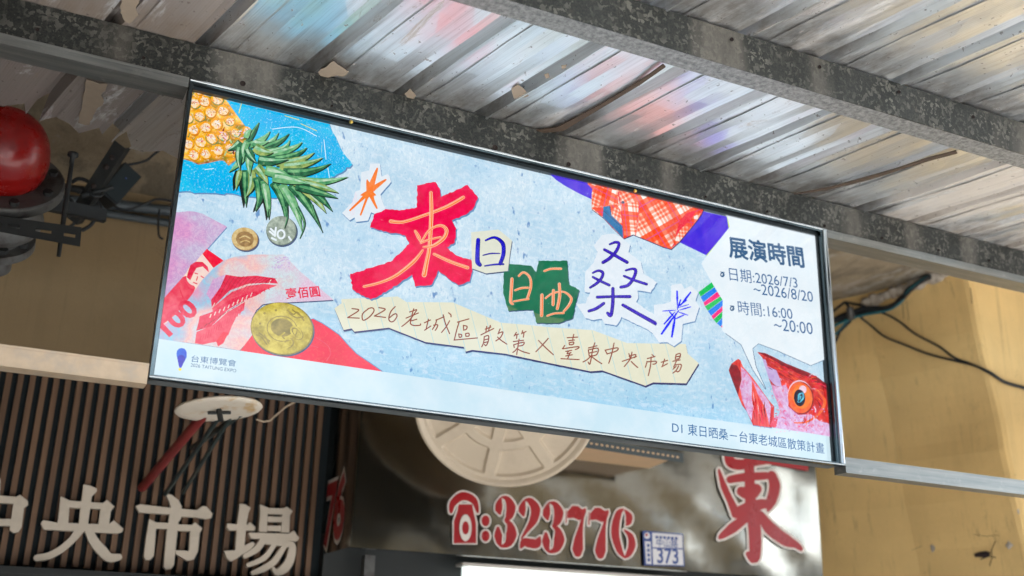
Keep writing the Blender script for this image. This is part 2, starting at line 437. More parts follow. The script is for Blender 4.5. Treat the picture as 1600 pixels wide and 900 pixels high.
def m_plaster(name, base, drips=1.0):
    t = Mt(name, base, 0.8)
    c = t.mix(t.ramp(t.noise(2.5, detail=6), [(0.35, 0.0), (0.7, 1.0)]), tuple(v * 0.90 for v in base), tuple(v * 1.06 for v in base))
    d = t.ramp(t.noise(1.0, t.coord((34, 34, 0.9), loc=(2, 0, 0.3)), 6, 0.72), [(0.57, 0.0), (0.70, 1.0)])
    d = t.math('MULTIPLY', d, t.ramp(t.noise(1.6, detail=3), [(0.40, 0.0), (0.62, 1.0)]))
    c = t.mix(t.math('MULTIPLY', d, 0.6 * drips), c, tuple(v * 0.30 for v in base))
    sd = t.ramp(t.noise(1.0, t.coord((7, 7, 0.5), loc=(1, 0, 0.3)), 5, 0.6), [(0.52, 0.0), (0.72, 1.0)])
    c = t.mix(t.math('MULTIPLY', sd, 0.28 * drips), c, tuple(v * 0.5 for v in base))
    s = t.ramp(t.noise(34, detail=3), [(0.72, 0.0), (0.75, 1.0)])
    c = t.mix(t.math('MULTIPLY', s, 0.6), c, tuple(v * 0.25 for v in base))
    sc = t.ramp(t.noise(7, t.coord((1, 1, 0.5), loc=(0.2, 3, 0)), 8, 0.8), [(0.66, 0.0), (0.70, 1.0)])
    c = t.mix(t.math('MULTIPLY', sc, 0.5), c, tuple(v * 0.4 for v in base))
    t.set('Base Color', c)
    crk = t.ramp(t.noise(3.5, t.coord((1, 1, 0.6), loc=(0, 1, 2)), 7, 0.6, 1.2), [(0.494, 0.0), (0.5, 1.0), (0.506, 0.0)])
    crk = t.math('MULTIPLY', crk, t.ramp(t.noise(2.2, t.coord(loc=(4, 0, 1)), 2), [(0.55, 0.0), (0.65, 1.0)]))
    c = t.mix(t.math('MULTIPLY', crk, 0.5), c, tuple(v * 0.35 for v in base))
    gr = t.noise(150, detail=4, rough=0.8)
    c = t.mix(t.math('MULTIPLY', t.ramp(gr, [(0.45, 0.0), (0.7, 1.0)]), 0.25), c, tuple(v * 0.6 for v in base))
    t.set('Base Color', c)
    t.bump(t.math('ADD', t.noise(14, detail=6), t.math('MULTIPLY', gr, 0.35)), 0.3, 0.01)
    return t.m
def m_stucco():
    t = Mt('rough_soffit_plaster', (0.4, 0.32, 0.2), 0.9)
    b = (0.50, 0.39, 0.25)
    c = t.mix(t.noise(10, detail=7, rough=0.7), tuple(v * 0.6 for v in b), tuple(v * 1.15 for v in b))
    p = t.ramp(t.noise(1.0, t.coord((3.2, 1.4, 3), (0, 0, 0.9)), 6, 0.7, 0.3), [(0.47, 0.0), (0.55, 1.0)])
    c = t.mix(t.math('MULTIPLY', p, 0.7), c, (0.21, 0.175, 0.12))
    p2 = t.ramp(t.noise(1.0, t.coord((4, 1.8, 3), (0, 0, 0.6), (5, 2, 0)), 6, 0.7, 0.3), [(0.54, 0.0), (0.60, 1.0)])
    c = t.mix(t.math('MULTIPLY', p2, 0.6), c, (0.56, 0.50, 0.42))
    s = t.ramp(t.noise(30, detail=3), [(0.68, 0.0), (0.73, 1.0)])
    c = t.mix(t.math('MULTIPLY', s, 0.7), c, (0.09, 0.07, 0.05))
    t.set('Base Color', c)
    t.bump(t.noise(38, detail=7, rough=0.75), 1.0, 0.05)
    return t.m
def m_steel():
    t = Mt('polished_steel', (0.55, 0.54, 0.50), 0.12, 1.0)
    f = t.noise(1.6, t.coord((1, 1, 1.8)), 1.5, 0.4)
    t.set('Base Color', t.mix(t.noise(3), (0.22, 0.21, 0.18), (0.31, 0.30, 0.265)))
    t.set('Roughness', t.math('ADD', 0.07, t.math('MULTIPLY', t.noise(12, detail=6), 0.14)))
    t.bump(t.math('ADD', f, t.math('MULTIPLY', t.noise(1.0, t.coord((3, 3, 1.0)), 1), 0.5)), 0.055, 0.05)
    return t.m
def m_alu():
    t = Mt('dull_aluminium', (0.42, 0.44, 0.43), 0.38, 0.85)
    s = t.noise(1.0, t.coord((2.5, 40, 60)), 6, 0.7)
    c = t.mix(t.ramp(s, [(0.3, 0.0), (0.7, 1.0)]), (0.17, 0.19, 0.19), (0.34, 0.34, 0.32))
    c = t.mix(t.math('MULTIPLY', t.ramp(t.noise(24, detail=6, rough=0.75), [(0.56, 0.0), (0.7, 1.0)]), 0.45), c, (0.42, 0.41, 0.38))
    t.set('Base Color', c)
    t.set('Roughness', t.math('ADD', 0.28, t.math('MULTIPLY', s, 0.25)))
    return t.m
def m_slat():
    t = Mt('brown_slat_finish', (0.17, 0.085, 0.045), 0.55)
    c = t.mix(t.noise(1.0, t.coord((40, 40, 1.2)), 5), (0.13, 0.068, 0.036), (0.225, 0.125, 0.066))
    c = t.mix(t.math('MULTIPLY', t.ramp(t.noise(1.0, t.coord((14, 14, 0.6), loc=(3, 0, 1)), 4), [(0.42, 0.0), (0.62, 1.0)]), 0.55), c, (0.080, 0.042, 0.022))
    t.set('Base Color', c)
    return t.m
def m_redpaint():
    t = Mt('glossy_red_paint', (0.42, 0.012, 0.01), 0.22)
    g = t.ramp(t.noise(7, detail=7, rough=0.7), [(0.48, 0.0), (0.66, 1.0)])
    c = t.mix(t.noise(5), (0.17, 0.004, 0.004), (0.30, 0.010, 0.008))
    t.set('Base Color', t.mix(t.math('MULTIPLY', g, 0.55), c, (0.07, 0.010, 0.009)))
    t.set('Roughness', t.math('ADD', 0.24, t.math('MULTIPLY', g, 0.4)))
    t.b.inputs['Coat Weight'].default_value = 0.0
    return t.m
def m_disc():
    t = Mt('rusty_white_enamel', (0.66, 0.58, 0.46), 0.5)
    s = t.ramp(t.noise(13, detail=5, rough=0.6), [(0.56, 0.0), (0.66, 1.0)])
    c = t.mix(t.noise(5), (0.60, 0.52, 0.42), (0.72, 0.64, 0.52))
    t.set('Base Color', t.mix(t.math('MULTIPLY', s, 0.7), c, (0.50, 0.28, 0.06)))
    return t.m

M = dict(
    spangle=m_spangle(), flange=m_flange(), roof=m_roof('zinc_roof_sheet', 'clean'), roof_tan=m_roof('tan_stained_roof_sheet', 'tan'), roof_rust=m_roof('rusted_roof_sheet', 'rust'), alu=m_alu(), warm_refl=simple('warm_reflection_aluminium', (0.50, 0.375, 0.25), 0.42, 0.35, 0.25, 22, 0.05, (0.40, 0.33, 0.25)), steel=m_steel(), slat=m_slat(), redpaint=m_redpaint(), disc=m_disc(),  # the beige rail metal holds a warm reflection in its colour
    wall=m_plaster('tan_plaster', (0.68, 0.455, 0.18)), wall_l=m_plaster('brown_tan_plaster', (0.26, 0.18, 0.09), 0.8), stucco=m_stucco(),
    hole=simple('drilled_hole_rust', (0.02, 0.012, 0.01), 0.9),
    lip=simple('polished_lip', (0.42, 0.45, 0.46), 0.14, 1.0, 0.15, 20), frame=simple('anodised_frame', (0.075, 0.10, 0.11), 0.18, 1.0, 0.15, 20),
    framein=simple('black_frame_lining', (0.012, 0.016, 0.018), 0.30, 0.0, 0.2),
    box=simple('painted_back_box', (0.10, 0.11, 0.11), 0.5, 0.3),
    brass=simple('brass_screw', (0.55, 0.36, 0.08), 0.35, 1.0),
    darkback=simple('dark_backing_board', (0.006, 0.013, 0.016), 0.8),
    letter=simple('cream_letter_paint', (0.64, 0.55, 0.44), 0.5, 0, 0.08, 9, dirt=(0.54, 0.46, 0.36)),
    redvinyl=simple('red_vinyl', (0.33, 0.008, 0.012), 0.3, 0, 0.15, 10),
    whitevinyl=simple('white_vinyl', (0.66, 0.60, 0.54), 0.35, 0, 0.08, 10),
    dark_iron=simple('dark_iron', (0.030, 0.032, 0.032), 0.55, 0.4, 0.4, 30, 0.2),
    grey_iron=simple('grey_flange_iron', (0.12, 0.12, 0.115), 0.5, 0.4, 0.4, 22, 0.2, (0.05, 0.035, 0.03)),
    conduit=simple('grey_conduit', (0.055, 0.068, 0.075), 0.5, 0.1, 0.2),
    black=simple('black_rubber', (0.006, 0.008, 0.010), 0.65, 0, 0.2),
    tealcab=simple('teal_cable_sheath', (0.01, 0.10, 0.12), 0.5, 0, 0.2),
    whitewire=simple('beige_wire', (0.42, 0.32, 0.22), 0.6, 0, 0.2),
    plastic=simple('white_moulded_plastic', (0.56, 0.455, 0.33), 0.45, 0, 0.06, 8, 0.0, (0.48, 0.385, 0.28)),
    plate_w=simple('plate_white', (0.62, 0.60, 0.60), 0.4, 0, 0.06), plate_b=simple('plate_blue', (0.03, 0.06, 0.22), 0.4, 0, 0.1),
    board=simple('tan_plywood', (0.52, 0.34, 0.19), 0.6, 0, 0.2, 6), slotted=simple('slotted_steel', (0.06, 0.072, 0.074), 0.5, 0.4, 0.3),
    seam=simple('brown_torn_lining', (0.055, 0.034, 0.02), 0.8, 0, 0.6, 40), scrap=simple('torn_paper_scrap', (0.26, 0.205, 0.15), 0.9, 0, 0.2, 30),
    asphalt=simple('pale_concrete_paving', (0.41, 0.41, 0.40), 0.9, 0, 0.2, 8), shutter=simple('dark_shutter', (0.020, 0.023, 0.022), 0.6, 0, 0.3),
    redrod=simple('faded_red_pipe', (0.20, 0.022, 0.02), 0.5, 0, 0.3), greyrod=simple('dark_green_rod', (0.025, 0.038, 0.036), 0.5, 0, 0.3),
    soot=simple('black_soot', (0.03, 0.024, 0.016), 0.9, 0, 0.4, 60),
    caulk=simple('grey_mortar', (0.36, 0.31, 0.25), 0.9, 0, 0.4, 30, 0.4),
)
lampm = Mt('lamp_diffuser', (0.8, 0.8, 0.8), 0.4)
lampm.set('Emission Color', (0.86, 1.0, 0.97)); lampm.set('Emission Strength', 0.9 / 2 ** EXPOSURE * 1.3)
M['lamp'] = lampm.m

# ------------------------------------------------------------------ mesh building
class MB:
    def __init__(s):
        s.v, s.f, s.mi, s.mats, s.sm = [], [], [], [], []
    def slot(s, m):
        if m not in s.mats:
            s.mats.append(m)
        return s.mats.index(m)
    def add(s, vs, fs, m, smooth=False):
        o = len(s.v)
        s.v += [tuple(float(c) for c in v) for v in vs]
        k = s.slot(m)
        for f in fs:
            s.f.append(tuple(i + o for i in f)); s.mi.append(k); s.sm.append(smooth)
    def box(s, a, b, m, mat=None):
        (x0, y0, z0), (x1, y1, z1) = a, b
        vs = [(x0, y0, z0), (x1, y0, z0), (x1, y1, z0), (x0, y1, z0), (x0, y0, z1), (x1, y0, z1), (x1, y1, z1), (x0, y1, z1)]
        if mat is not None:
            vs = [mat @ Vector(v) for v in vs]
        s.add(vs, [(0, 3, 2, 1), (4, 5, 6, 7), (0, 1, 5, 4), (1, 2, 6, 5), (2, 3, 7, 6), (3, 0, 4, 7)], m)
    def bar(s, a, b, w, h, m, up=(0, 0, 1)):
        a, b = Vector(a), Vector(b)
        d = (b - a); L = d.length; d.normalize()
        u = Vector(up); x = d.cross(u).normalized(); u = x.cross(d)
        mt = Matrix((x, d, u)).transposed().to_4x4(); mt.translation = a
        s.box((-w / 2, 0, -h / 2), (w / 2, L, h / 2), m, mt)
    def tube(s, pts, r, m, n=10, caps=True):
        P = [Vector(p) for p in pts]
        rs = r if isinstance(r, (list, tuple)) else [r] * len(P)
        rings = []
        ref = Vector((0.13, 0.21, 0.97))
        for i, p in enumerate(P):
            d = (P[min(i + 1, len(P) - 1)] - P[max(i - 1, 0)]).normalized()
            x = d.cross(ref)
            if x.length < 1e-3: x = d.cross(Vector((1, 0, 0)))
            x.normalize(); y = d.cross(x)
            rings.append([p + (x * math.cos(2 * math.pi * k / n) + y * math.sin(2 * math.pi * k / n)) * rs[i] for k in range(n)])
        vs = [v for rg in rings for v in rg]
        fs = [(i * n + k, i * n + (k + 1) % n, (i + 1) * n + (k + 1) % n, (i + 1) * n + k) for i in range(len(P) - 1) for k in range(n)]
        s.add(vs, fs, m, True)
        if caps:
            s.add(rings[0], [tuple(range(n))], m); s.add(rings[-1], [tuple(reversed(range(n)))], m)
    def lathe(s, prof, m, n=40, mat=None, smooth=True):
        vs, fs = [], []
        for (r, z) in prof:
            for k in range(n):
                a = 2 * math.pi * k / n
                v = Vector((r * math.cos(a), r * math.sin(a), z))
                vs.append(mat @ v if mat is not None else v)
        for i in range(len(prof) - 1):
            for k in range(n):
                fs.append((i * n + k, i * n + (k + 1) % n, (i + 1) * n + (k + 1) % n, (i + 1) * n + k))
        s.add(vs, fs, m, smooth)
    def clip(s):
        # trim printed shapes to the visible sheet
        x0, x1, z0, z1 = 0.0135, W_ - 0.0365, S0 + 0.0135, S0 + H_ - 0.0265
        nv, nf, nm = [], [], []
        for f, mi in zip(s.f, s.mi):
            P = [s.v[i] for i in f]
            for ax, lim, sg in ((0, x0, 1), (0, x1, -1), (2, z0, 1), (2, z1, -1)):
                Q = []
                for i in range(len(P)):
                    a, b = P[i - 1], P[i]
                    da, db = (a[ax] - lim) * sg, (b[ax] - lim) * sg
                    if (da >= 0) != (db >= 0):
                        k = da / (da - db)
                        Q.append(tuple(a[c] + (b[c] - a[c]) * k for c in range(3)))
                    if db >= 0: Q.append(b)
                P = Q
                if len(P) < 3: break
            if len(P) < 3: continue
            o = len(nv); nv += P; nf.append(tuple(range(o, o + len(P)))); nm.append(mi)
        s.v, s.f, s.mi, s.sm = nv, nf, nm, [False] * len(nf)
    # ---- flat shapes traced in photo pixels and put on a real vertical plane y
    def poly(s, pts, y, m, thick=0.0):
        pts = [(p[0], p[1]) for p in pts]
        W = [on_y(px, py, y) for px, py in pts]
        P2 = [Vector((w[0], w[2], 0)) for w in W]
        tri = tessellate_polygon([P2])
        area = sum(P2[i].x * P2[(i + 1) % len(P2)].y - P2[(i + 1) % len(P2)].x * P2[i].y for i in range(len(P2)))
        fs = []
        for a, b, c in tri:
            cr = (P2[b] - P2[a]).cross(P2[c] - P2[a]).z
            fs.append((a, b, c) if cr > 0 else (a, c, b))     # faces towards -y
        s.add(W, fs, m)
        if thick:
            n = len(W)
            B = [(w[0], w[1] + thick, w[2]) for w in W]
            s.add(list(W) + B, [((i + 1) % n, i, n + i, n + (i + 1) % n) if area > 0 else (i, (i + 1) % n, n + (i + 1) % n, n + i) for i in range(n)], m)
    def stroke(s, pts, y, m, w=None, smooth=True, thick=0.0, cap=True, grow=0.0, closed=False):
        P = [np.array(p[:2], float) for p in pts]
        ws = [(p[2] if len(p) > 2 else w) + grow for p in pts]
        if smooth and len(P) > 2:
            Q, V = [], []
            n = len(P)
            for i in range(n - 1):
                p0, p1, p2, p3 = P[max(i - 1, 0)], P[i], P[i + 1], P[min(i + 2, n - 1)]
                for k in range(6):
                    t = k / 6
                    Q.append(0.5 * (2 * p1 + (p2 - p0) * t + (2 * p0 - 5 * p1 + 4 * p2 - p3) * t * t + (3 * p1 - p0 - 3 * p2 + p3) * t ** 3))
                    V.append(ws[i] * (1 - t) + ws[i + 1] * t)
            Q.append(P[-1]); V.append(ws[-1])
            P, ws = Q, V
        L, Rr = [], []
        n = len(P)
        for i in range(n):
            if closed:
                d = P[(i + 1) % n] - P[i - 1]
            else:
                d = P[min(i + 1, n - 1)] - P[max(i - 1, 0)]
            d = d / (np.linalg.norm(d) + 1e-9)
            nn = np.array([-d[1], d[0]])
            L.append(P[i] + nn * ws[i] / 2); Rr.append(P[i] - nn * ws[i] / 2)
        if closed:
            vs = [on_y(*p, y) for p in L] + [on_y(*p, y) for p in Rr]
            s.add(vs, [(i, (i + 1) % n, n + (i + 1) % n, n + i) for i in range(n)], m)
            return
        eps = 0.0 if thick else 4e-7
        if y > 1: eps = 0.0 if thick else 2e-5
        vs = [on_y(*p, y - eps * i) for i, p in enumerate(L)] + [on_y(*p, y - eps * i) for i, p in enumerate(Rr)]
        fs = [(i, i + 1, n + i + 1, n + i) for i in range(n - 1)]
        s.add(vs, fs, m)
        loop = list(L)
        for e, sg in ((n - 1, 1), (0, -1)):
            c = P[e]; a = (L[e] if sg > 0 else Rr[e]) - c
            arc = []
            if cap:
                for k in range(1, 6):
                    th = -sg * math.pi * k / 6 * sg
                    arc.append(c + np.array([a[0] * math.cos(th) - a[1] * math.sin(th), a[0] * math.sin(th) + a[1] * math.cos(th)]))
                st, en = (L[e], Rr[e]) if sg > 0 else (Rr[e], L[e])
                ring = [st] + arc + [en]
                s.add([on_y(*p, y - eps * e) for p in ring], [tuple(range(len(ring)))], m)
            if sg > 0:
                loop += arc + list(reversed(Rr))
            else:
                loop += arc
        if thick:
            W = [on_y(*p, y) for p in loop]
            k = len(W)
            B = [(q[0], q[1] + thick, q[2]) for q in W]
            s.add(W + B, [(i, (i + 1) % k, k + (i + 1) % k, k + i) for i in range(k)], m)
    def ell(s, c, rx, ry, y, m, n=36, rot=0.0):
        pts = []
        for k in range(n):
            a = 2 * math.pi * k / n
            u, v = rx * math.cos(a), ry * math.sin(a)
            pts.append((c[0] + u * math.cos(rot) - v * math.sin(rot), c[1] + u * math.sin(rot) + v * math.cos(rot)))
        s.poly(pts, y, m)
    def text(s, body, a, b, y, m, bold=0.0, yscale=1.0):
        A, B = Vector(on_y(*a, y)), Vector(on_y(*b, y))
        vs, fs, x0, x1 = glyphs(body, bold)
        k = (B - A).length / (x1 - x0)
        d = (B - A).normalized(); u = Vector((-d.z, 0, d.x))
        offs = [(0, 0)]
        if bold > 0.012 and len(body) > 1 and ord(body[0]) > 0x2000:
            vs, fs, x0, x1 = glyphs(body, 0.004)
            r = bold - 0.004
            offs = [(r * math.cos(q * math.pi / 4), r * math.sin(q * math.pi / 4)) for q in range(8)]
        for q, (ox, oz) in enumerate(offs):
            dy = Vector((0, -6e-6 * q, 0))
            s.add([A + dy + d * ((vx + ox - x0) * k) + u * ((vy + oz) * k * yscale) for vx, vy in vs], fs, m)
    def build(s, name, parent=None, loc=None):
        if parent is not None and parent.name.startswith('screen'):
            s.clip()
        me = bpy.data.meshes.new(name)
        o = bpy.data.objects.new(name, me)
        COL.objects.link(o)
        off = Vector((0, 0, 0))
        if parent is not None:
            o.parent = parent
            q = parent
            while q is not None:
                off += q.location; q = q.parent
        elif loc is not None:
            off = Vector(loc); o.location = off
        me.from_pydata([tuple(Vector(v) - off) for v in s.v], [], s.f)
        for m in s.mats:
            me.materials.append(m)
        me.polygons.foreach_set('material_index', s.mi)
        me.polygons.foreach_set('use_smooth', s.sm)
        me.update()
        return o
_gc = {}
def glyphs(body, bold):
    key = (body, bold)
    if key not in _gc:
        c = bpy.data.curves.new('lettering', 'FONT')
        c.body = body; c.offset = bold; c.resolution_u = 3
        o = bpy.data.objects.new('lettering', c)
        COL.objects.link(o)
        bpy.context.view_layer.update()
        me = bpy.data.meshes.new_from_object(o.evaluated_get(bpy.context.evaluated_depsgraph_get()))
        vs = [(v.co.x, v.co.y) for v in me.vertices]
        fs = [tuple(p.vertices) for p in me.polygons]
        bpy.data.objects.remove(o); bpy.data.curves.remove(c); bpy.data.meshes.remove(me)
        _gc[key] = (vs, fs, min(v[0] for v in vs), max(v[0] for v in vs))
    return _gc[key]
def torn(pts, amp=1.2, step=5):
    out = []
    n = len(pts)
    for i in range(n):
        a, b = np.array(pts[i][:2], float), np.array(pts[(i + 1) % n][:2], float)
        L = np.linalg.norm(b - a); k = max(1, int(L / step))
        d = (b - a) / (L + 1e-9); nn = np.array([-d[1], d[0]])
        for j in range(k):
            q = a + (b - a) * j / k
            if j: q = q + nn * rng.uniform(-amp, amp)
            out.append((q[0], q[1]))
    return out
def shift(pts, dx, dy):
    return [(p[0] + dx, p[1] + dy) + tuple(p[2:]) for p in pts]
def tag(o, label, cat, group=None, kind=None):
    if label: o['label'] = label
    if cat: o['category'] = cat
    if group: o['group'] = group
    if kind: o['kind'] = kind
    return o
def thing(name, loc, label, cat, group=None):
    o = bpy.data.objects.new(name, None)
    COL.objects.link(o)
    o.location = Vector([float(c) for c in loc]); o.empty_display_size = 0.1
    return tag(o, label, cat, group)
def z(h):
    return S0 + h

# ------------------------------------------------------------------ the setting
mb = MB()
mb.add([(-60, -60, 0), (60, -60, 0), (60, 60, 0), (-60, 60, 0)], [(0, 1, 2, 3)], M['asphalt'])
tag(mb.build('ground'), None, None, kind='structure')

SOF = z(1.434)
bw = thing('market_wall', (0, 2.2, 0), 'brown tan plaster wall in shade behind the red pipe fitting and slat cladding', 'wall')
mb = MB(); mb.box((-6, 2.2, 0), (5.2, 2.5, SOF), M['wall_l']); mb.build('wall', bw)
mb = MB(); mb.box((-6, -0.6, SOF), (9, 2.5, SOF + 0.2), M['stucco']); mb.build('soffit', bw)

lw = thing('light_block_wall', (-2.4, 0, 0), 'unseen plaster wall added to darken the left side, beyond the left edge', 'wall')  # unseen wall added to keep light off the left side
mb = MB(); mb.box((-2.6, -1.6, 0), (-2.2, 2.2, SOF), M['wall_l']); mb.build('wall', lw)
pp = thing('light_block_pillar', (-1.5, -0.95, 0), 'unseen square pillar added to darken the left side, beyond the left edge', 'pillar')  # unseen pillar added to block light from the front left
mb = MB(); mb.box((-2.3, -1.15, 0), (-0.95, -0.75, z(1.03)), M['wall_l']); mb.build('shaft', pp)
ob = thing('street_building', (0, -11, 0), 'low brown market building across the street, behind the camera', 'building')
mb = MB(); mb.box((-30, -14, 0), (13.4, -11, 5.0), M['wall_l']); mb.box((13.4, -14, 0), (30, -11.01, 3.7), M['wall_l']); mb.build('wall', ob)
mb = MB(); mb.add([(-30, -11.0, 3.2), (30, -11.0, 3.2), (30, -9.6, 2.8), (-30, -9.6, 2.8), (-30, -11.0, 3.26), (30, -11.0, 3.26), (30, -9.6, 2.86), (-30, -9.6, 2.86)], [(0, 1, 2, 3), (7, 6, 5, 4), (3, 2, 6, 7), (0, 3, 7, 4), (1, 5, 6, 2)], M['alu']); mb.build('awning', ob)
for i in range(12):
    mb = MB(); mb.box((-26 + i * 4.6, -11.05, 0.0), (-22.6 + i * 4.6, -10.99, 2.5), M['darkback']); mb.build('shopfront', ob)

# right column: leaning plaster arris traced at y = 1
col = thing('plaster_column', (4.6, 1.3, 0), 'wide tan plaster column with dark drip stains at the right edge', 'column')
top, bot = on_y(1517, 452, 1.0), on_y(1592, 793, 1.0)
def cx(h):
    k = (h - bot[2]) / (top[2] - bot[2]); return bot[0] + (top[0] - bot[0]) * k
mb = MB()
hs = [0.0, 0.6, 1.4] + [1.8 + 0.08 * i for i in range(24)]
hs = [h for h in hs if h < SOF] + [SOF]
rows = []
for h in hs:
    x = cx(max(h, 1.6)) + 0.006 * math.sin(h * 9) + rng.uniform(-.003, .003)
    r_ = 0.03
    rows.append([(x - 0.42, 2.2, h), (x - 0.16, 1.6, h), (x - 0.012, 1.03, h), (x + 0.002, 1.008, h), (x + 0.03, 1.0, h), (x + 2.4, 1.0, h), (x + 4, 1.0, h)])
nv = 7
mb.add([v for rw in rows for v in rw], [(i * nv + k, i * nv + k + 1, (i + 1) * nv + k + 1, (i + 1) * nv + k) for i in range(len(rows) - 1) for k in range(nv - 1)], M['wall'])
mb.build('shaft', col)
def col_x(y, h):
    x = cx(max(h, 1.6))
    return float(np.interp(y, [1.0, 1.008, 1.03, 1.6, 2.2], [x + 0.03, x + 0.002, x - 0.012, x - 0.16, x - 0.42]))
def wallpt(px, py, off=0.004):
    # the point of the column's surface seen at a photo pixel
    y = 1.0
    while y < 2.2:
        p = on_y(px, py, y)
        if p[0] >= col_x(y, p[2]): break
        y += 0.004
    d = ray(px, py); d = d / np.linalg.norm(d)
    return on_y(px, py, y) - d * off
def chip(pts, m, off=0.004):
    m_ = MB(); P = [wallpt(*p, off) for p in pts]; c = sum(P) / len(P)
    d = ray(*pts[0]); d = d / np.linalg.norm(d)
    n = len(P)
    m_.add(P + [p + d * 0.02 for p in P] + [c - d * 0.004], [(3 * 0 + i, (i + 1) % n, 2 * n) for i in range(n)] + [(i, n + i, n + (i + 1) % n, (i + 1) % n) for i in range(n)], M[m])
    return m_.build('chipped_patch', col)
for (px, py, rr, st_, m) in [(1536, 866, 5, 2.4, 'hole'), (1577, 852, 6, .9, 'caulk'), (1457, 857, 5, .7, 'caulk'), (1591, 800, 4, .8, 'caulk')]:
    chip([(px + rr * st_ * math.cos(a) * rng.uniform(.6, 1.3), py + rr * 1.2 * math.sin(a) * rng.uniform(.6, 1.3)) for a in [k * math.pi / 5 for k in range(10)]], m)
def smear(pts, r_, name='soot_smear'):
    m_ = MB(); m_.tube([Vector(wallpt(*p, 0.0015)) for p in pts], r_, M['soot'], 6); return m_.build(name, col)
for pts, r_ in [([(1546, 884), (1550, 872), (1549, 860), (1555, 846)], .0018), ([(1532, 874), (1545, 869), (1556, 871)], .0022), ([(1520, 835), (1540, 838), (1560, 836)], .0009), ([(1548, 805), (1552, 820), (1556, 832)], .0011),
                ([(1410, 474), (1412, 500), (1415, 520)], .0018), ([(1416, 470), (1419, 490), (1421, 508)], .0012), ([(1516, 450), (1518, 462), (1519, 474)], .002), ([(1424, 860), (1440, 853)], .0008)]:
    smear(pts, r_)
mb = None

# canopy roof: ribbed sheets, ribs skewed 13 degrees to the sign
RZ = z(1.037)
ang = math.atan2(0.228, 0.972)
roof = thing('canopy_roof', (0, 0, RZ), 'ribbed zinc canopy roof overhead reflecting the lit sign in pink and cyan', 'roof')
roof.rotation_euler = (0, 0, ang)
ribs = [-0.249, 0.009, 0.332, 0.640, 0.928, 1.222, 1.520, 1.795, 2.058, 2.326, 2.580]
while ribs[0] > -4.0: ribs.insert(0, ribs[0] - 0.285)
while ribs[-1] < 6.3: ribs.append(ribs[-1] + 0.272)
U = [x * 0.972 for x in ribs]
def sheet(k0, k1, lift):
    us = []
    for i in range(k0, k1):
        a, b = U[i], U[i + 1]
        if i == k0: us += [(a - 0.006, 0.053, i), (a + 0.024, 0.053, i), (a + 0.030, 0.0, i), (a + 0.0305, -0.008, i), (a + 0.036, -0.008, i), (a + 0.0365, -0.001, i)]
        us += [(a + 0.037, 0.0, i), (a + 0.052, 0.003, i)]
        m_ = (a + b) / 2
        us += [(a + 0.11, 0.004, i), (m_ - 0.05, 0.0, i), (m_, 0.003, i), (m_ + 0.05, 0.0, i), (b - 0.035, 0.005, i), (b - 0.012, 0.0, i)]
        us += [(b - 0.007, 0.050, i), (b + 0.026, 0.050, i)] if i < k1 - 1 else [(b - 0.007, 0.050, i), (b + 0.015, 0.050, i)]
    vs_ = []
    left = U[k0] < 0.9
    vend = 0.80 if left else 0.16
    v0 = -2.6 if U[k0] < 1.6 else (-3.9 if U[k0] < 3.4 else -4.2)
    vv = [v0 + 0.1 * j for j in range(int((vend - v0) / 0.1))] + [vend]
    verts = []
    ends = [rng.uniform(-0.10, 0.06) for _ in us]
    ph = rng.uniform(0, 6)
    for j, v in enumerate(vv):
        for q, (u, h, i) in enumerate(us):
            ev = v + (ends[q] if j == len(vv) - 1 and left else 0) - (0 if left else (u * 0.2346) * (v - v0) / (vend - v0))
            verts.append((u, ev, h + lift + 0.003 * math.sin(v * 5 + ph + u * 4) + 0.002 * math.sin(v * 13 + u * 31)))
    nu = len(us)
    m_ = MB()
    m_.add(verts, [(j * nu + q, (j + 1) * nu + q, (j + 1) * nu + q + 1, j * nu + q + 1) for j in range(len(vv) - 1) for q in range(nu - 1)], M['roof_rust'] if U[k1] < 0.36 else (M['roof_tan'] if U[k0] > 2.2 else M['roof']))
    o = m_.build('roof_sheet'); o.parent = roof
    return o
k = 0
si = 0
seams = []
while k < len(U) - 1:
    k1 = min(k + 3, len(U) - 1)
    sheet(k, k1, 0.0 + 0.004 * (si % 2))
    seams.append(k1)
    k = k1; si += 1
def local_roof(px, py, h=0.0):
    w = on_z(px, py, RZ + h)
    return (w[0] * math.cos(ang) + w[1] * math.sin(ang), -w[0] * math.sin(ang) + w[1] * math.cos(ang), h)
def roof_patch(name, pts, m, h=-0.004, th=0.002):
    L = [local_roof(px, py, h) for px, py in pts]
    t3 = MB()
    tri = tessellate_polygon([[Vector((p[0], p[1], 0)) for p in L]])
    n = len(L)
    t3.add(L, [tuple(t) for t in tri], m)
    t3.add(L + [(p[0], p[1], p[2] + th) for p in L], [(i, (i + 1) % n, n + (i + 1) % n, n + i) for i in range(n)], m)
    o = t3.build(name); o.parent = roof
    return o
# peeled lining strips at two seams, and scraps of old paper
roof_patch('peeled_strip', [(838, 204), (870, 200), (940, 163), (1000, 127), (1036, 101), (1040, 105), (1000, 133), (940, 169), (880, 205), (846, 208)], M['seam'], -0.010, 0.004)
roof_patch('peeled_strip', [(1240, 304), (1300, 292), (1400, 264), (1450, 247), (1494, 236), (1496, 240), (1440, 255), (1360, 281), (1290, 298)], M['seam'], -0.012, 0.004)
roof_patch('paper_scrap', torn([(799, 139), (808, 133), (817, 138), (826, 150), (815, 153), (803, 155), (801, 148)], 1, 4), M['scrap'])
roof_patch('paper_scrap', torn([(850, 117), (857, 115), (859, 121), (853, 123)], .6, 3), M['scrap'])
roof_patch('paper_scrap', torn([(877, 103), (886, 101), (884, 107), (878, 108)], .6, 3), M['scrap'])
roof_patch('paper_scrap', torn([(497, 113), (520, 96), (545, 112), (540, 118), (515, 121), (500, 118)], 1.5, 4), M['scrap'], -0.006)
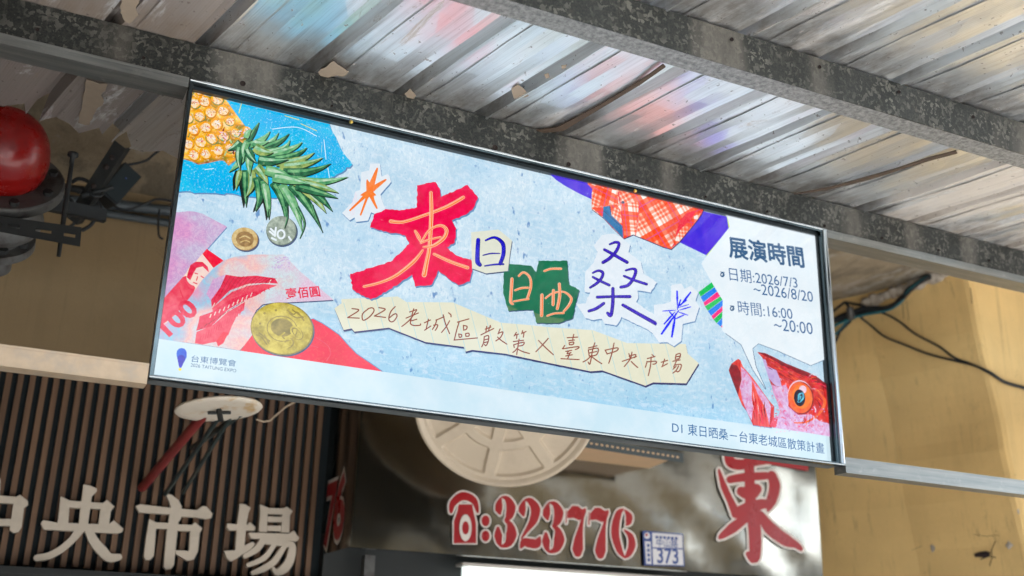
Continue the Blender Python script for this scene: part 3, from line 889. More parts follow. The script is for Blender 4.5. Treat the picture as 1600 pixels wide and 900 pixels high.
roof_patch('paper_scrap', torn([(190, 0), (218, 0), (212, 14), (216, 24), (203, 37), (196, 34), (188, 20)], 1.5, 4), M['scrap'], -0.006)
roof_patch('paper_scrap', torn([(632, 147), (640, 139), (650, 150), (646, 156), (636, 153)], 1, 3), M['scrap'], -0.006)
roof_patch('paper_scrap', torn([(135, 125), (168, 132), (158, 150), (162, 160), (150, 172), (140, 195), (122, 192), (128, 165)], 2, 5), M['scrap'], -0.006)

def purlin(y, z0, z1, x0, x1, label, holes):
    p = thing('roof_purlin', (x0, y, z(z0)), label, 'steel beam', 'galvanised beams under the canopy roof')
    m_ = MB()
    m_.box((x0, y, z(z0)), (x1, y + 0.004, z(z1)), M['spangle'])
    m_.build('web', p)
    m_ = MB()
    m_.box((x0, y + 0.0045, z(z0)), (x1, y + 0.075, z(z0) + 0.004), M['flange'])
    m_.box((x0, y + 0.0045, z(z1) - 0.004), (x1, y + 0.075, z(z1)), M['flange'])
    m_.box((x0, y + 0.071, z(z0) + 0.0045), (x1, y + 0.075, z(z0) + 0.025), M['flange'])
    m_.build('flange', p)
    for (px, py, r_) in holes:
        c = on_y(px, py, y - 0.003)
        m_ = MB()
        m_.lathe([(0.0, -0.001), (r_ * .8, -0.001), (r_, 0.003)], M['hole'], 10, Matrix.Translation(Vector(c)) @ Matrix.Rotation(math.pi / 2, 4, 'X'))
        m_.build('bolt_hole', p)
purlin(0.004, 0.917, 1.034, -4, 7, 'spotted galvanised beam running just above the lit sign', [(58, 47, .006), (224, 91, .005), (379, 131, .009), (518, 166, .004), (773, 231, .010), (888, 257, .008), (995, 283, .006), (1102, 308, .005), (1198, 331, .005), (1288, 353, .006), (1378, 372, .005), (1466, 391, .005), (1545, 407, .005)])
purlin(-0.80, 0.914, 1.034, -4, 7, 'spotted galvanised beam crossing the roof at the upper right, nearer than the sign', [(1143, 62, .006), (1280, 105, .006), (1404, 144, .006), (1520, 183, .006)])

# ------------------------------------------------------------------ rails either side of the sign
def rail(x0, x1, z0, z1, d, label, mt='alu'):
    m_ = MB()
    t = 0.0035
    m_.box((x0, 0.0, z0), (x1, d, z1), M[mt])
    m_.box((x0, -0.002, z1 - 0.006), (x1, -0.0005, z1), M[mt])
    m_.box((x0, -0.002, z0), (x1, -0.0005, z0 + 0.004), M[mt])
    o = m_.build('aluminium_rail', None, (x0, 0, z0))
    tag(o, label, 'metal rail', 'aluminium rails holding the sign')
rail(-4, -0.004, z(0.882), z(0.914), 0.085, 'aluminium rail meeting the top left corner of the lit sign')
rail(2.404, 7, z(0.880), z(0.912), 0.085, 'aluminium rail meeting the top right corner of the lit sign')
rail(-4, -0.004, z(-0.018), z(0.038), 0.06, 'aluminium rail with a painted beige reflection meeting the bottom left corner of the lit sign', 'warm_refl')  # warm reflected tone painted into this rail's colour
rail(2.404, 7, z(-0.024), z(0.032), 0.06, 'aluminium rail meeting the bottom right corner of the lit sign')

# ------------------------------------------------------------------ the lit display sign
W_, H_ = 2.4, 0.914
sign = thing('display_sign', (W_ / 2, 0, S0), 'large lit advertising display with pineapple, banknotes, fish and Chinese title', 'sign')
SC = 0.034                                    # depth of the screen behind the frame's lip
mb = MB()
t = 0.014
mb.box((0, 0, S0 + H_ - 0.015), (W_, 0.016, S0 + H_), M['frame'])
mb.box((0, 0, S0), (W_, 0.016, S0 + 0.010), M['frame'])
mb.box((0, 0.0, S0 + 0.0101), (0.010, 0.016, S0 + H_ - 0.0151), M['frame'])
mb.box((W_ - 0.030, 0.0, S0 + 0.0101), (W_, 0.016, S0 + H_ - 0.0151), M['frame'])
# rounded lip that catches the light
mb.tube([(0, -0.001, S0 + H_ - 0.005), (W_, -0.001, S0 + H_ - 0.005)], 0.0045, M['lip'], 10)
mb.tube([(0, -0.001, S0 + 0.004), (W_, -0.001, S0 + 0.004)], 0.003, M['lip'], 10)
mb.tube([(W_ - 0.012, -0.002, S0 + 0.006), (W_ - 0.012, -0.002, S0 + H_ - 0.01)], 0.010, M['lip'], 12)
mb.build('frame', sign)
mb = MB()
mb.box((0.003, 0.0162, S0 + H_ - 0.026), (W_ - 0.003, 0.0385, S0 + H_ - 0.003), M['framein'])
mb.box((0.003, 0.0162, S0 + 0.003), (W_ - 0.003, 0.0385, S0 + 0.013), M['framein'])
mb.box((0.003, 0.0162, S0 + 0.0131), (0.013, 0.0385, S0 + H_ - 0.0261), M['framein'])
mb.box((W_ - 0.036, 0.0162, S0 + 0.0131), (W_ - 0.003, 0.0385, S0 + H_ - 0.0261), M['framein'])
mb.build('inner_bezel', sign)
mb = MB(); mb.box((0.004, 0.040, S0 + 0.002), (W_ - 0.004, 0.085, S0 + H_ - 0.002), M['box']); mb.build('back_box', sign)
for px, py in ((549, 190), (993, 298), (1098, 541)):
    if py > 500: continue
    c = on_y(px, py, -0.006)
    mb = MB()
    mb.lathe([(0, -0.004), (0.004, -0.003), (0.006, 0.0), (0.006, 0.005)], M['brass'], 12, Matrix.Translation(Vector(c)) @ Matrix.Rotation(-math.pi / 2, 4, 'X'))
    mb.build('screw', sign)

A = lambda pts: zm(220, 110, 3.6, pts)        # tracing windows: origin x, y and zoom
B_ = lambda pts: zm(220, 330, 3.103, pts)
Cc = lambda pts: zm(520, 230, 3.6, pts)
D = lambda pts: zm(535, 270, 4.5, pts)
E_ = lambda pts: zm(780, 390, 6.92, pts)
F_ = lambda pts: zm(900, 360, 4.735, pts)
G = lambda pts: zm(860, 250, 4.5, pts)
Hh = lambda pts: zm(1080, 320, 3.75, pts)
K = lambda pts: zm(1020, 520, 4.09, pts)
N8 = lambda pts: zm(520, 460, 8, pts)
N7 = lambda pts: zm(690, 470, 7.5, pts)
N6 = lambda pts: zm(860, 500, 6.667, pts)
LY = [SC]
def nxt(d=0.00012):
    LY[0] -= max(6e-6, d * 0.2)
    return LY[0]
EL, ER = 0.012, 2.364                         # visible screen limits (world x)
# screen sheet, slightly behind the bezel opening
mb = MB()
mb.add([(0.004, SC, S0 + 0.004), (W_ - 0.004, SC, S0 + 0.004), (W_ - 0.004, SC, S0 + H_ - 0.004), (0.004, SC, S0 + H_ - 0.004)], [(0, 1, 2, 3)], I['bg'])
screen = mb.build('screen', sign)
LY[0] = SC - 0.0001

def art(name): 
    return MB(), name
# -- pineapple on a torn cyan card
mb = MB()
card = A([(275, 60), (640, 190), (1058, 292), (1075, 340), (1105, 395), (1125, 440), (1160, 490), (1190, 527), (1175, 545), (1158, 545), (1150, 560), (1090, 595), (1000, 640), (900, 690), (750, 718), (640, 712), (560, 705), (540, 698), (480, 690), (470, 697), (400, 690), (300, 690), (275, 680), (210, 683), (190, 670)])
card = torn(card, 0.7, 6)
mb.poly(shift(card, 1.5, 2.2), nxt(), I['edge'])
mb.poly(card, nxt(), I['cyan'])
for s_ in [[(570, 170), (552, 240)], [(810, 255), (890, 278)], [(900, 300), (990, 340)], [(1030, 390), (1042, 500)], [(1052, 545), (1062, 610)], [(740, 330), (880, 320), (990, 370)], [(360, 558), (410, 552)]]:
    mb.stroke(A(s_), nxt(2e-5), I['yellow'] if s_[0][0] in (810, 900, 570) else I['white'], 1.0)
mb.build('cyan_card_picture', screen)

mb = MB()
body = A([(270, 70), (470, 142), (480, 165), (525, 230), (570, 290), (612, 345), (600, 380), (560, 420), (540, 455), (530, 500), (490, 528), (465, 500), (440, 498), (380, 512), (320, 522), (285, 505), (232, 490), (215, 470)])
mb.poly(shift(body, 1, 2.5), nxt(), I['husk'])
mb.poly(body, nxt(), I['pine'])
# eyes of the skin: a slanted lattice of irregular scales
def inside(p, P):
    c = False
    for i in range(len(P)):
        a, b = P[i - 1], P[i]
        if (a[1] > p[1]) != (b[1] > p[1]) and p[0] < (b[0] - a[0]) * (p[1] - a[1]) / (b[1] - a[1]) + a[0]: c = not c
    return c
def blob(c, r, m, sq=0.85, n=14, amp=.16, rot=.6):
    pts = []
    for k in range(n):
        a = 2 * math.pi * k / n; q = r * (1 + rng.uniform(-amp, amp))
        u, v = q * math.cos(a), q * sq * math.sin(a)
        pts.append((c[0] + u * math.cos(rot) - v * math.sin(rot), c[1] + u * math.sin(rot) + v * math.cos(rot)))
    mb.poly(pts, nxt(2e-5), I[m])
for gi in range(-5, 9):
    for gj in range(-5, 9):
        zx = 330 + gi * 66 + gj * 34 + rng.uniform(-6, 6)
        zy = 250 - gi * 14 + gj * 66 + rng.uniform(-6, 6)
        c = A([(zx, zy)])[0]
        if not inside((c[0] + 3, c[1] + 3), body) or not inside((c[0] - 4, c[1] - 3), body) and zx > 300: continue
        edge = max(0.0, min(1.0, (zx - 440) / 120))
        er = (37 - 10 * edge) / 3.6
        blob((c[0] + .5, c[1] + .9), er * 1.03, 'olive' if rng.random() < .5 else 'eyedeep', amp=.06)
        blob(c, er * .97, 'eyeyellow', amp=.07)
        blob((c[0] + .4, c[1] + 1.2), er * .74, 'eyepale', amp=.16)
        for q in range(26):
            a = rng.uniform(0, 6.28); r0 = er * rng.uniform(.0, .6); r1 = r0 + er * rng.uniform(.1, .4)
            mb.stroke([(c[0] + r0 * math.cos(a), c[1] + r0 * .85 * math.sin(a), 1.3), (c[0] + r1 * math.cos(a + .2), c[1] + r1 * .85 * math.sin(a + .2), .5)], nxt(1e-5), I[rng.choice(['white', 'cream', 'husk', 'noterl', 'white', 'eyedeep', 'eyedeep', 'eyepale'])], 1.0, cap=False)
for q in range(34):
    a = rng.uniform(0, 1)
    p0 = A([(rng.uniform(450, 610), rng.uniform(330, 480))])[0]
    mb.stroke([(*p0, 2.6), (p0[0] + rng.uniform(-6, 8), p0[1] + rng.uniform(-7, 5), 0.5)], nxt(1e-5), I[rng.choice(['husk', 'maroon', 'pinkl', 'leafl'])], 1.5)
def leaf(base, mid, tip, w, m, dark=False):
    if m == 'leaf' and rng.random() < .3: m = 'leafy'
    b, c, t_ = A([base, mid, tip])
    y = nxt(3e-5)
    pts = []
    n = 9
    for i in range(n + 1):
        u = i / n
        p = ((1 - u) ** 2 * b[0] + 2 * u * (1 - u) * c[0] + u * u * t_[0], (1 - u) ** 2 * b[1] + 2 * u * (1 - u) * c[1] + u * u * t_[1])
        pts.append((p[0], p[1], max(0.3, (w / 3.6) * (1 - u) ** 0.75 * (0.55 + 1.1 * u * (1.2 - u)))))
    mb.stroke(shift(pts, 0.9, 1.4), y, I['leafshadow'], grow=0.7, smooth=False, cap=False)
    mb.stroke(pts, nxt(1e-5), I[m], smooth=False, cap=False)
    mb.stroke([(p[0] - 0.16 * p[2], p[1] - 0.16 * p[2], p[2] * .34) for p in pts[1:]], nxt(1e-5), I['leafl' if not dark else 'leaf'], smooth=False, cap=False)
low = [((560, 560), (545, 610), (535, 672), 50), ((590, 560), (590, 640), (592, 768), 70), ((620, 560), (640, 650), (590, 712), 66), ((650, 600), (690, 700), (645, 792), 80), ((690, 620), (720, 730), (720, 838), 66), ((740, 630), (830, 720), (815, 895), 80), ((790, 640), (880, 760), (905, 905), 80), ((840, 640), (940, 720), (1020, 905), 84), ((860, 620), (980, 700), (1042, 802), 80), ((880, 600), (1000, 690), (1078, 792), 84)]
for b, c, t_, w in low[:5]:
    mb.stroke(shift(A([(*b, w * .6), (*c, w * .7), (*t_, 4)]), -3.5, 1.5), nxt(2e-5), I['leafshadow'], cap=False)
for i, (b, c, t_, w) in enumerate(low): leaf(b, c, t_, w, 'leafd' if i % 2 else 'leaf', i % 2 == 1)
up = [((600, 400), (640, 340), (665, 290), 46), ((610, 420), (690, 400), (727, 340), 56), ((640, 430), (740, 420), (775, 348), 54), ((660, 440), (780, 420), (835, 353), 58), ((690, 460), (820, 460), (838, 390), 60), ((700, 480), (860, 450), (908, 402), 62), ((730, 500), (880, 490), (935, 432), 60), ((760, 520), (900, 520), (978, 460), 66), ((780, 540), (930, 540), (1024, 490), 70), ((800, 570), (950, 590), (1070, 522), 74), ((830, 610), (1000, 650), (1165, 598), 78), ((860, 630), (1000, 640), (1112, 688), 72), ((870, 650), (1000, 680), (1108, 718), 70)]
for i, (b, c, t_, w) in enumerate(up): leaf(b, c, t_, w, 'leaf' if i % 3 else 'leafd', i % 3 == 0)
core = [((560, 400), (540, 430), (485, 450), 60), ((590, 380), (600, 340), (625, 335), 50), ((580, 470), (560, 520), (495, 572), 60), ((640, 400), (650, 420), (720, 400), 70), ((560, 420), (540, 500), (560, 560), 64), ((600, 400), (570, 450), (580, 500), 60), ((640, 430), (690, 470), (745, 460), 84), ((620, 460), (600, 530), (615, 590), 70), ((660, 500), (720, 520), (830, 500), 84), ((650, 540), (690, 580), (715, 640), 80), ((700, 560), (790, 580), (845, 600), 90), ((740, 600), (840, 610), (950, 640), 86), ((600, 440), (610, 480), (650, 520), 70)]
for i, (b, c, t_, w) in enumerate(core): leaf(b, c, t_, w, 'leaf' if i % 4 else 'leafd', False)
mb.build('pineapple_picture', screen)

# -- banknotes
mb = MB()
n1 = B_([(120, -20), (170, 5), (235, 0), (262, 2), (300, 12), (418, 75), (300, 208), (205, 320), (110, 440), (60, 470)])
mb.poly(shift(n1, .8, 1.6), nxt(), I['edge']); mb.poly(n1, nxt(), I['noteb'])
mb.poly(B_([(320, 183), (402, 240), (352, 275), (298, 208)]), nxt(), I['scarlet'])
pn = B_([(298, 206), (352, 274), (300, 340), (230, 430), (160, 520), (70, 590), (60, 560), (108, 430), (205, 318)])
mb.poly(pn, nxt(), I['cream'])
mb.poly(B_([(205, 318), (225, 312), (240, 335), (265, 372), (250, 405), (170, 500), (60, 585), (55, 560), (105, 430)]), nxt(), I['noterl'])
mb.ell(B_([(272, 305)])[0], 16, 19, nxt(), I['cream'], 24, 0.5)
mb.poly(B_([(232, 285), (240, 262), (265, 245), (300, 246), (325, 270), (330, 296), (318, 285), (300, 268), (270, 275), (256, 300), (240, 335), (222, 320)]), nxt(), I['noter'])
for s_ in [[(262, 300), (276, 304)], [(292, 315), (304, 322)], [(275, 318), (270, 335)], [(255, 345), (272, 352)], [(215, 345), (235, 375), (255, 380)], [(190, 380), (205, 420)], [(120, 470), (170, 450)]]:
    mb.stroke(B_(s_), nxt(2e-5), I['noter'], 1.6)
n2 = B_([(300, 330), (345, 285), (400, 240), (450, 222), (510, 212), (560, 210), (640, 210), (695, 210), (770, 290), (830, 340), (890, 392), (935, 430), (830, 436), (720, 442), (640, 444), (590, 452), (560, 480), (538, 520), (535, 560), (540, 600), (520, 630), (480, 675), (280, 645), (70, 617), (70, 580), (120, 545), (170, 500), (240, 415)])
mb.poly(shift(n2, .6, 1.8), nxt(), I['shadowline']); mb.poly(n2, nxt(), I['note'])
mb.poly(B_([(415, 305), (350, 330), (318, 400), (345, 440), (360, 430), (400, 350)]), nxt(), I['sblue'] if False else I['noteb'])
# pavilion
roof1 = B_([(412, 308), (480, 318), (560, 312), (650, 325), (665, 350), (600, 348), (520, 352), (430, 385), (345, 470), (340, 432), (385, 370)])
mb.poly(roof1, nxt(), I['noter'])
for i in range(9):
    x0 = 345 + i * 34
    mb.stroke(B_([(x0, 470 - i * 14), (x0 + 14, 445 - i * 14)]), nxt(1e-5), I['cream'], 1.2)
mb.poly(B_([(345, 470), (440, 392), (520, 362), (600, 352), (660, 360), (600, 385), (530, 395), (450, 430), (360, 520)]), nxt(), I['noterl'])
mb.poly(B_([(285, 510), (345, 488), (430, 430), (530, 395), (610, 378), (560, 410), (500, 430), (420, 480), (340, 560), (268, 580), (280, 540)]), nxt(), I['noter'])
for i in range(10):
    x0 = 335 + i * 22
    mb.stroke(B_([(x0, 515 - i * 11.5), (x0 + 6, 500 - i * 11.5)]), nxt(1e-5), I['cream'], 1.5)
mb.poly(B_([(270, 585), (345, 556), (420, 490), (505, 440), (500, 480), (470, 500), (440, 560), (425, 600), (380, 630), (300, 646), (262, 640)]), nxt(), I['noterl'])
for i in range(16):
    x0 = 285 + i * 13
    mb.stroke(B_([(x0, 640 - i * 9.4), (x0 + 8, 605 - i * 9)]), nxt(1e-5), I['noter'], 1.7)
mb.poly(B_([(365, 630), (400, 585), (425, 590), (400, 640), (375, 655)]), nxt(), I['scarlet'])
for i in range(13):
    u = i / 12
    mb.stroke(B_([(418 + 240 * u, 312 + 12 * u, 1.6), (400 + 215 * u, 345 + 2 * u, 1.4), (350 + 250 * u, 440 - 92 * u, 1.0)]), nxt(1e-5), I['maroon'], .5)
for i in range(14):
    u = i / 13
    mb.stroke(B_([(352 + 270 * u, 505 - 125 * u), (358 + 262 * u, 480 - 112 * u)]), nxt(1e-5), I['noter'], 1.3)
for i in range(10):
    u = i / 9
    mb.stroke(B_([(300 + 200 * u, 560 - 125 * u), (285 + 200 * u, 575 - 130 * u)]), nxt(1e-5), I['maroon'], .8)
for q in range(26):
    x, y_ = rng.uniform(640, 720), rng.uniform(222, 280)
    mb.stroke(B_([(x, y_), (x + rng.uniform(-14, 14), y_ + rng.uniform(-8, 8)), (x + rng.uniform(-14, 14), y_ + rng.uniform(-8, 8))]), nxt(4e-6), I['lav'], .7)
mb.text('100', B_([(135, 608)])[0], B_([(285, 482)])[0], nxt(), I['noter'], 0.035, 0.85)
mb.text('壹佰圓', B_([(708, 422)])[0], B_([(872, 408)])[0], nxt(), I['noter'], 0.018)
mb.build('banknote_picture', screen)

# -- scarlet card
mb = MB()
sc = B_([(835, 522), (880, 545), (925, 575), (960, 600), (1000, 645), (1045, 692), (1130, 750), (1180, 785), (480, 680), (540, 600)])
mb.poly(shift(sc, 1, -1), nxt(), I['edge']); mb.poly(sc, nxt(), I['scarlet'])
mb.stroke(B_([(850, 612), (905, 650), (920, 690), (900, 725)]), nxt(2e-5), I['noterl'], 1.0)
mb.stroke(B_([(780, 640), (860, 660)]), nxt(2e-5), I['noterl'], 0.9)
mb.build('scarlet_card_picture', screen)

# -- coins
def coin(c, rx, ry, ri, m1, m2, rot=0.2):
    mb.ell((c[0] + 1.2, c[1] + 1.8), rx + .5, ry + .5, nxt(), I['shadowline'], 44, rot)
    mb.ell(c, rx, ry, nxt(), I[m2], 44, rot)
    mb.ell((c[0] - .5, c[1] - .5), rx * .965, ry * .965, nxt(), I[m1], 44, rot)
    if ri:
        mb.ell(c, rx * ri * 1.07, ry * ri * 1.07, nxt(), I[m2], 36, rot)
mb = MB()
g = B_([(685, 570)])[0]
coin(g, 49.5, 41, 0.46, 'gold', 'goldd')
mb.ell(g, 49.5 * .46, 41 * .46, nxt(), I['gold'], 36, .2)
mb.ell((g[0], g[1] - 2), 49.5 * .36, 41 * .34, nxt(), I['goldd'], 30, .2)
for q in [(600, 495), (655, 480), (578, 545)]:
    mb.ell(B_([q])[0], 2, 1.8, nxt(2e-5), I['goldd'], 10)
for s_ in [[(710, 480), (740, 500), (760, 490), (790, 530)], [(720, 495), (750, 515), (775, 515)], [(735, 478), (765, 500), (788, 515)], [(560, 600), (585, 610), (610, 645)], [(575, 590), (605, 615), (625, 630)], [(600, 600), (620, 640)]]:
    mb.stroke(B_(s_), nxt(2e-5), I['goldd'], 2.0)
mb.text('50', B_([(715, 668)])[0], B_([(800, 605)])[0], nxt(), I['goldd'], 0.01, 0.9)
mb.text('50', B_([(712, 667)])[0], B_([(797, 604)])[0], nxt(), I['gold'], -0.012, 0.9)
mb.build('coin_picture', screen)
mb = MB()
coin(B_([(505, 135)])[0], 21, 18, 0.62, 'bronze', 'bronzed')
mb.ell(B_([(505, 135)])[0], 11.5, 9.5, nxt(), I['bronzed'], 24)
mb.stroke(B_([(480, 130), (505, 120), (530, 132)]), nxt(2e-5), I['bronze'], 2)
mb.stroke(B_([(485, 150), (508, 142), (528, 150)]), nxt(2e-5), I['bronze'], 2)
mb.build('coin_picture', screen)
mb = MB()
coin(B_([(682, 95)])[0], 24, 23, 0, 'silver', 'silverd')
mb.ell(B_([(680, 112)])[0], 7, 8, nxt(), I['white'], 20)
mb.ell(B_([(680, 112)])[0], 4, 5, nxt(), I['silver'], 20)
for s_ in [[(630, 85), (650, 105)], [(625, 98), (645, 115)], [(655, 80), (650, 120)], [(718, 125), (728, 140)], [(635, 130), (655, 140)]]:
    mb.stroke(B_(s_), nxt(2e-5), I['white'], 3)
mb.build('coin_picture', screen)
for s_ in [[(620, -10, 9), (617, 15, 6), (624, 40, 1)], [(705, -20, 12), (712, 30, 9), (698, 85, 1)], [(760, -20, 14), (795, 60, 10), (772, 135, 1)], [(830, -30, 12), (850, 30, 9), (884, 106, 1)]]:
    mb = MB(); mb.stroke(B_(s_), nxt(3e-5), I['leafshadow'], grow=1.2, cap=False); mb.stroke(shift(B_(s_), -.6, -.4), nxt(2e-5), I['leafd'], cap=False)
    mb.stroke(shift([(p[0], p[1], p[2] * .35) for p in B_(s_)], -1, -.6), nxt(2e-5), I['leaf'], cap=False); mb.build('leaf_tip_picture', screen)

# -- white band along the bottom with the organiser's mark and caption
mb = MB()
mb.poly([(225, 526), (246, 529), (580, 578), (1020, 643), (1320, 683.5), (1340, 760), (800, 700), (200, 612)], nxt(), I['strip'])
mb.stroke(B_([(198, 688, 50), (198, 706, 48), (194, 735, 26), (192, 754, 12)]), nxt(), I['ballon'])
mb.stroke(B_([(196, 716, 40), (194, 735, 26), (192, 754, 12)]), nxt(), I['blue'])
mb.ell(B_([(190, 767)])[0], 2.6, 2.3, nxt(), I['yellow'], 14)
mb.text('台東博覽會', B_([(244, 727)])[0], B_([(462, 751)])[0], nxt(), I['teal'], 0.0, 0.82)
mb.text('2026 TAITUNG EXPO', B_([(241, 753)])[0], B_([(462, 782)])[0], nxt(), I['slate'], 0.0, 1.05)
mb.text('D1 東日晒桑－台東老城區散策計畫', K([(124, 632)])[0], K([(1097, 768)])[0], nxt(), I['teal'], 0.003)
mb.build('caption_band', screen)

# -- ruled paper strip with handwriting
mb = MB()
topc = N8([(20, 175), (110, 110), (105, 60), (300, 48), (500, 44), (810, 25), (920, 95), (1490, 100)]) + N7([(135, 20), (690, 255), (980, 280)]) + N6([(0, 76), (440, 105), (800, 240), (1410, 250), (1430, 350), (1545, 450)])
botc = N6([(1415, 660), (1070, 650), (990, 685), (540, 525), (420, 535), (0, 450)]) + N7([(750, 620), (360, 575), (280, 595), (262, 540)]) + N8([(1160, 595), (700, 415), (270, 465), (235, 425), (135, 445)])
strip = topc + botc
mb.poly(torn(shift(strip, 0.8, 3.2), .3, 6), nxt(), I['shadowline']); mb.poly(torn(shift(strip, 0.4, 1.8), .3, 6), nxt(), I['navy'])
mb.poly(strip, nxt(), I['ruled'])
def yat(chain, x):
    c = sorted(chain)
    for a, b in zip(c, c[1:]):
        if a[0] <= x <= b[0] and b[0] > a[0]:
            return a[1] + (b[1] - a[1]) * (x - a[0]) / (b[0] - a[0])
    return None
y = nxt()
for i in range(24):
    x0 = 537 + 25.2 * i - 0.06 * i * i
    yt = yat(topc, x0)
    if yt is None: continue
    x1 = x0 + 12; yb = yat(botc, x1)
    if yb is None: continue
    x1 = x0 + 0.255 * (yb - yt); yb = yat(botc, x1) or yb
    mb.stroke([(x0, yt + .5), (x1, yb - .5)], y, I['line'], 0.9, cap=False)
hand = [(N8, [[(240, 178), (320, 190), (300, 220), (185, 290)], [(185, 290), (330, 297)], [(450, 176), (375, 240), (370, 310), (400, 320), (470, 270), (515, 205), (495, 168), (440, 178)],
              [(575, 165), (650, 180), (635, 205), (520, 270)], [(520, 270), (660, 288)], [(780, 152), (725, 215), (700, 300), (720, 340), (760, 335), (800, 280), (795, 245), (760, 250), (712, 290)],
              [(960, 220), (1045, 190)], [(1012, 180), (990, 255)], [(915, 297), (1070, 232)], [(1050, 195), (960, 320), (862, 402)], [(1050, 310), (985, 330)], [(982, 295), (970, 360), (1010, 388), (1090, 385), (1097, 368)],
              [(1145, 355), (1220, 320)], [(1195, 310), (1165, 440)], [(1148, 447), (1225, 395)], [(1300, 315), (1280, 380), (1245, 438)], [(1290, 322), (1390, 280)], [(1260, 385), (1310, 380), (1300, 420), (1280, 450)], [(1380, 255), (1410, 370), (1460, 490)], [(1460, 330), (1420, 400), (1360, 475)], [(1447, 230), (1475, 255), (1478, 280)]]),
        (N7, [[(185, 250), (320, 212)], [(205, 250), (175, 350), (150, 455)], [(145, 460), (420, 435)], [(255, 288), (258, 345)], [(258, 290), (298, 300), (288, 335), (258, 342)], [(200, 388), (207, 428)], [(202, 390), (235, 398), (228, 425), (207, 428)], [(280, 385), (285, 417)], [(280, 385), (318, 380), (320, 412), (286, 415)],
              [(460, 400), (610, 325)], [(530, 300), (518, 368)], [(572, 288), (548, 352)], [(510, 332), (578, 308)], [(500, 420), (492, 490), (470, 540)], [(500, 420), (550, 410), (545, 480), (520, 525), (503, 512)], [(502, 458), (542, 448)], [(495, 492), (538, 480)],
              [(685, 330), (662, 388)], [(662, 384), (718, 365), (690, 430), (635, 470)], [(655, 425), (700, 465), (765, 508)],
              [(876, 370), (850, 412)], [(858, 402), (900, 390)], [(884, 396), (878, 442)], [(950, 350), (938, 388)], [(940, 382), (990, 360)], [(966, 374), (958, 426)],
              [(840, 478), (960, 462)], [(908, 450), (892, 550), (880, 630)], [(845, 518), (852, 548)], [(845, 515), (962, 485), (952, 520), (905, 530)], [(880, 560), (862, 585), (835, 605)], [(895, 568), (950, 595), (1030, 618)],
              [(1250, 440), (1180, 520), (1105, 597)], [(1135, 465), (1220, 550), (1310, 632)]]),
        (N6, [[(175, 185), (285, 178)], [(243, 150), (230, 212)], [(190, 216), (250, 208)], [(195, 237), (198, 258)], [(195, 237), (242, 230), (235, 255), (200, 258)], [(150, 265), (125, 300)], [(130, 300), (285, 278), (290, 295), (258, 308)], [(160, 327), (222, 316)], [(188, 327), (175, 352), (215, 340)], [(205, 340), (180, 402)], [(160, 375), (228, 362)], [(110, 403), (300, 413)],
              [(395, 292), (485, 268)], [(463, 238), (440, 310), (425, 400), (410, 460), (393, 438)], [(395, 312), (405, 376)], [(395, 312), (495, 295), (480, 362), (405, 376)], [(402, 345), (482, 328)], [(418, 380), (380, 415), (340, 437)], [(435, 385), (480, 420), (535, 455)],
              [(570, 312), (592, 356)], [(570, 315), (697, 290), (688, 322), (595, 352)], [(663, 240), (640, 350), (608, 450)],
              [(818, 350), (832, 402)], [(820, 376), (888, 360), (878, 392)], [(850, 335), (832, 405), (770, 485)], [(750, 430), (897, 380)], [(842, 432), (875, 465), (910, 495)],
              [(1058, 360), (1074, 374)], [(1010, 402), (1090, 380)], [(1008, 432), (990, 492)], [(1005, 436), (1100, 430), (1095, 455), (1068, 460)], [(1050, 385), (1042, 480), (1020, 580)],
              [(1155, 440), (1220, 420)], [(1190, 408), (1165, 486)], [(1160, 487), (1220, 455)], [(1310, 360), (1300, 410)], [(1310, 360), (1352, 350), (1345, 398), (1300, 410)], [(1306, 385), (1348, 376)], [(1275, 430), (1352, 415)], [(1312, 428), (1285, 490)], [(1292, 470), (1362, 464), (1350, 520), (1325, 540), (1312, 530)], [(1310, 482), (1278, 512)], [(1336, 478), (1310, 525), (1276, 553)]])]
for fn, ss in hand:
    for s_ in ss:
        n = len(s_)
        mb.stroke([(p[0], p[1], 1.9 if 0 < i < n - 1 else 1.75) for i, p in enumerate(fn(s_))], nxt(1e-5), I['brown'])
mb.build('handwritten_strip', screen)

# -- star on white paper
mb = MB()
st = torn(Cc([(210, 92), (265, 92), (275, 165), (310, 150), (320, 165), (328, 195), (268, 265), (285, 320), (296, 346), (262, 388), (215, 366), (198, 412), (130, 420), (122, 395), (95, 412), (52, 370), (85, 335), (110, 310), (125, 250), (155, 240), (160, 140), (205, 130)]), .3, 6)
mb.poly(shift(st, 1, 2.2), nxt(), I['edge']); mb.poly(st, nxt(), I['paper'])
for s_ in [[(108, 385), (128, 255)], [(118, 380), (135, 265)], [(98, 372), (115, 290)]]:
    mb.stroke(Cc(s_), nxt(1e-5), I['pinkl'], .5)
for s_ in [[(250, 120, 10), (212, 230, 38), (190, 290, 14), (157, 380, 10)], [(298, 183, 9), (225, 235, 30), (150, 305, 14), (97, 355, 10)], [(193, 185, 7), (208, 240, 40), (225, 295, 18), (248, 343, 9)], [(157, 270, 4), (205, 260, 40), (242, 270, 4)]]:
    mb.stroke(Cc(s_), nxt(2e-5), I['orange'])
mb.build('star_cutout', screen)

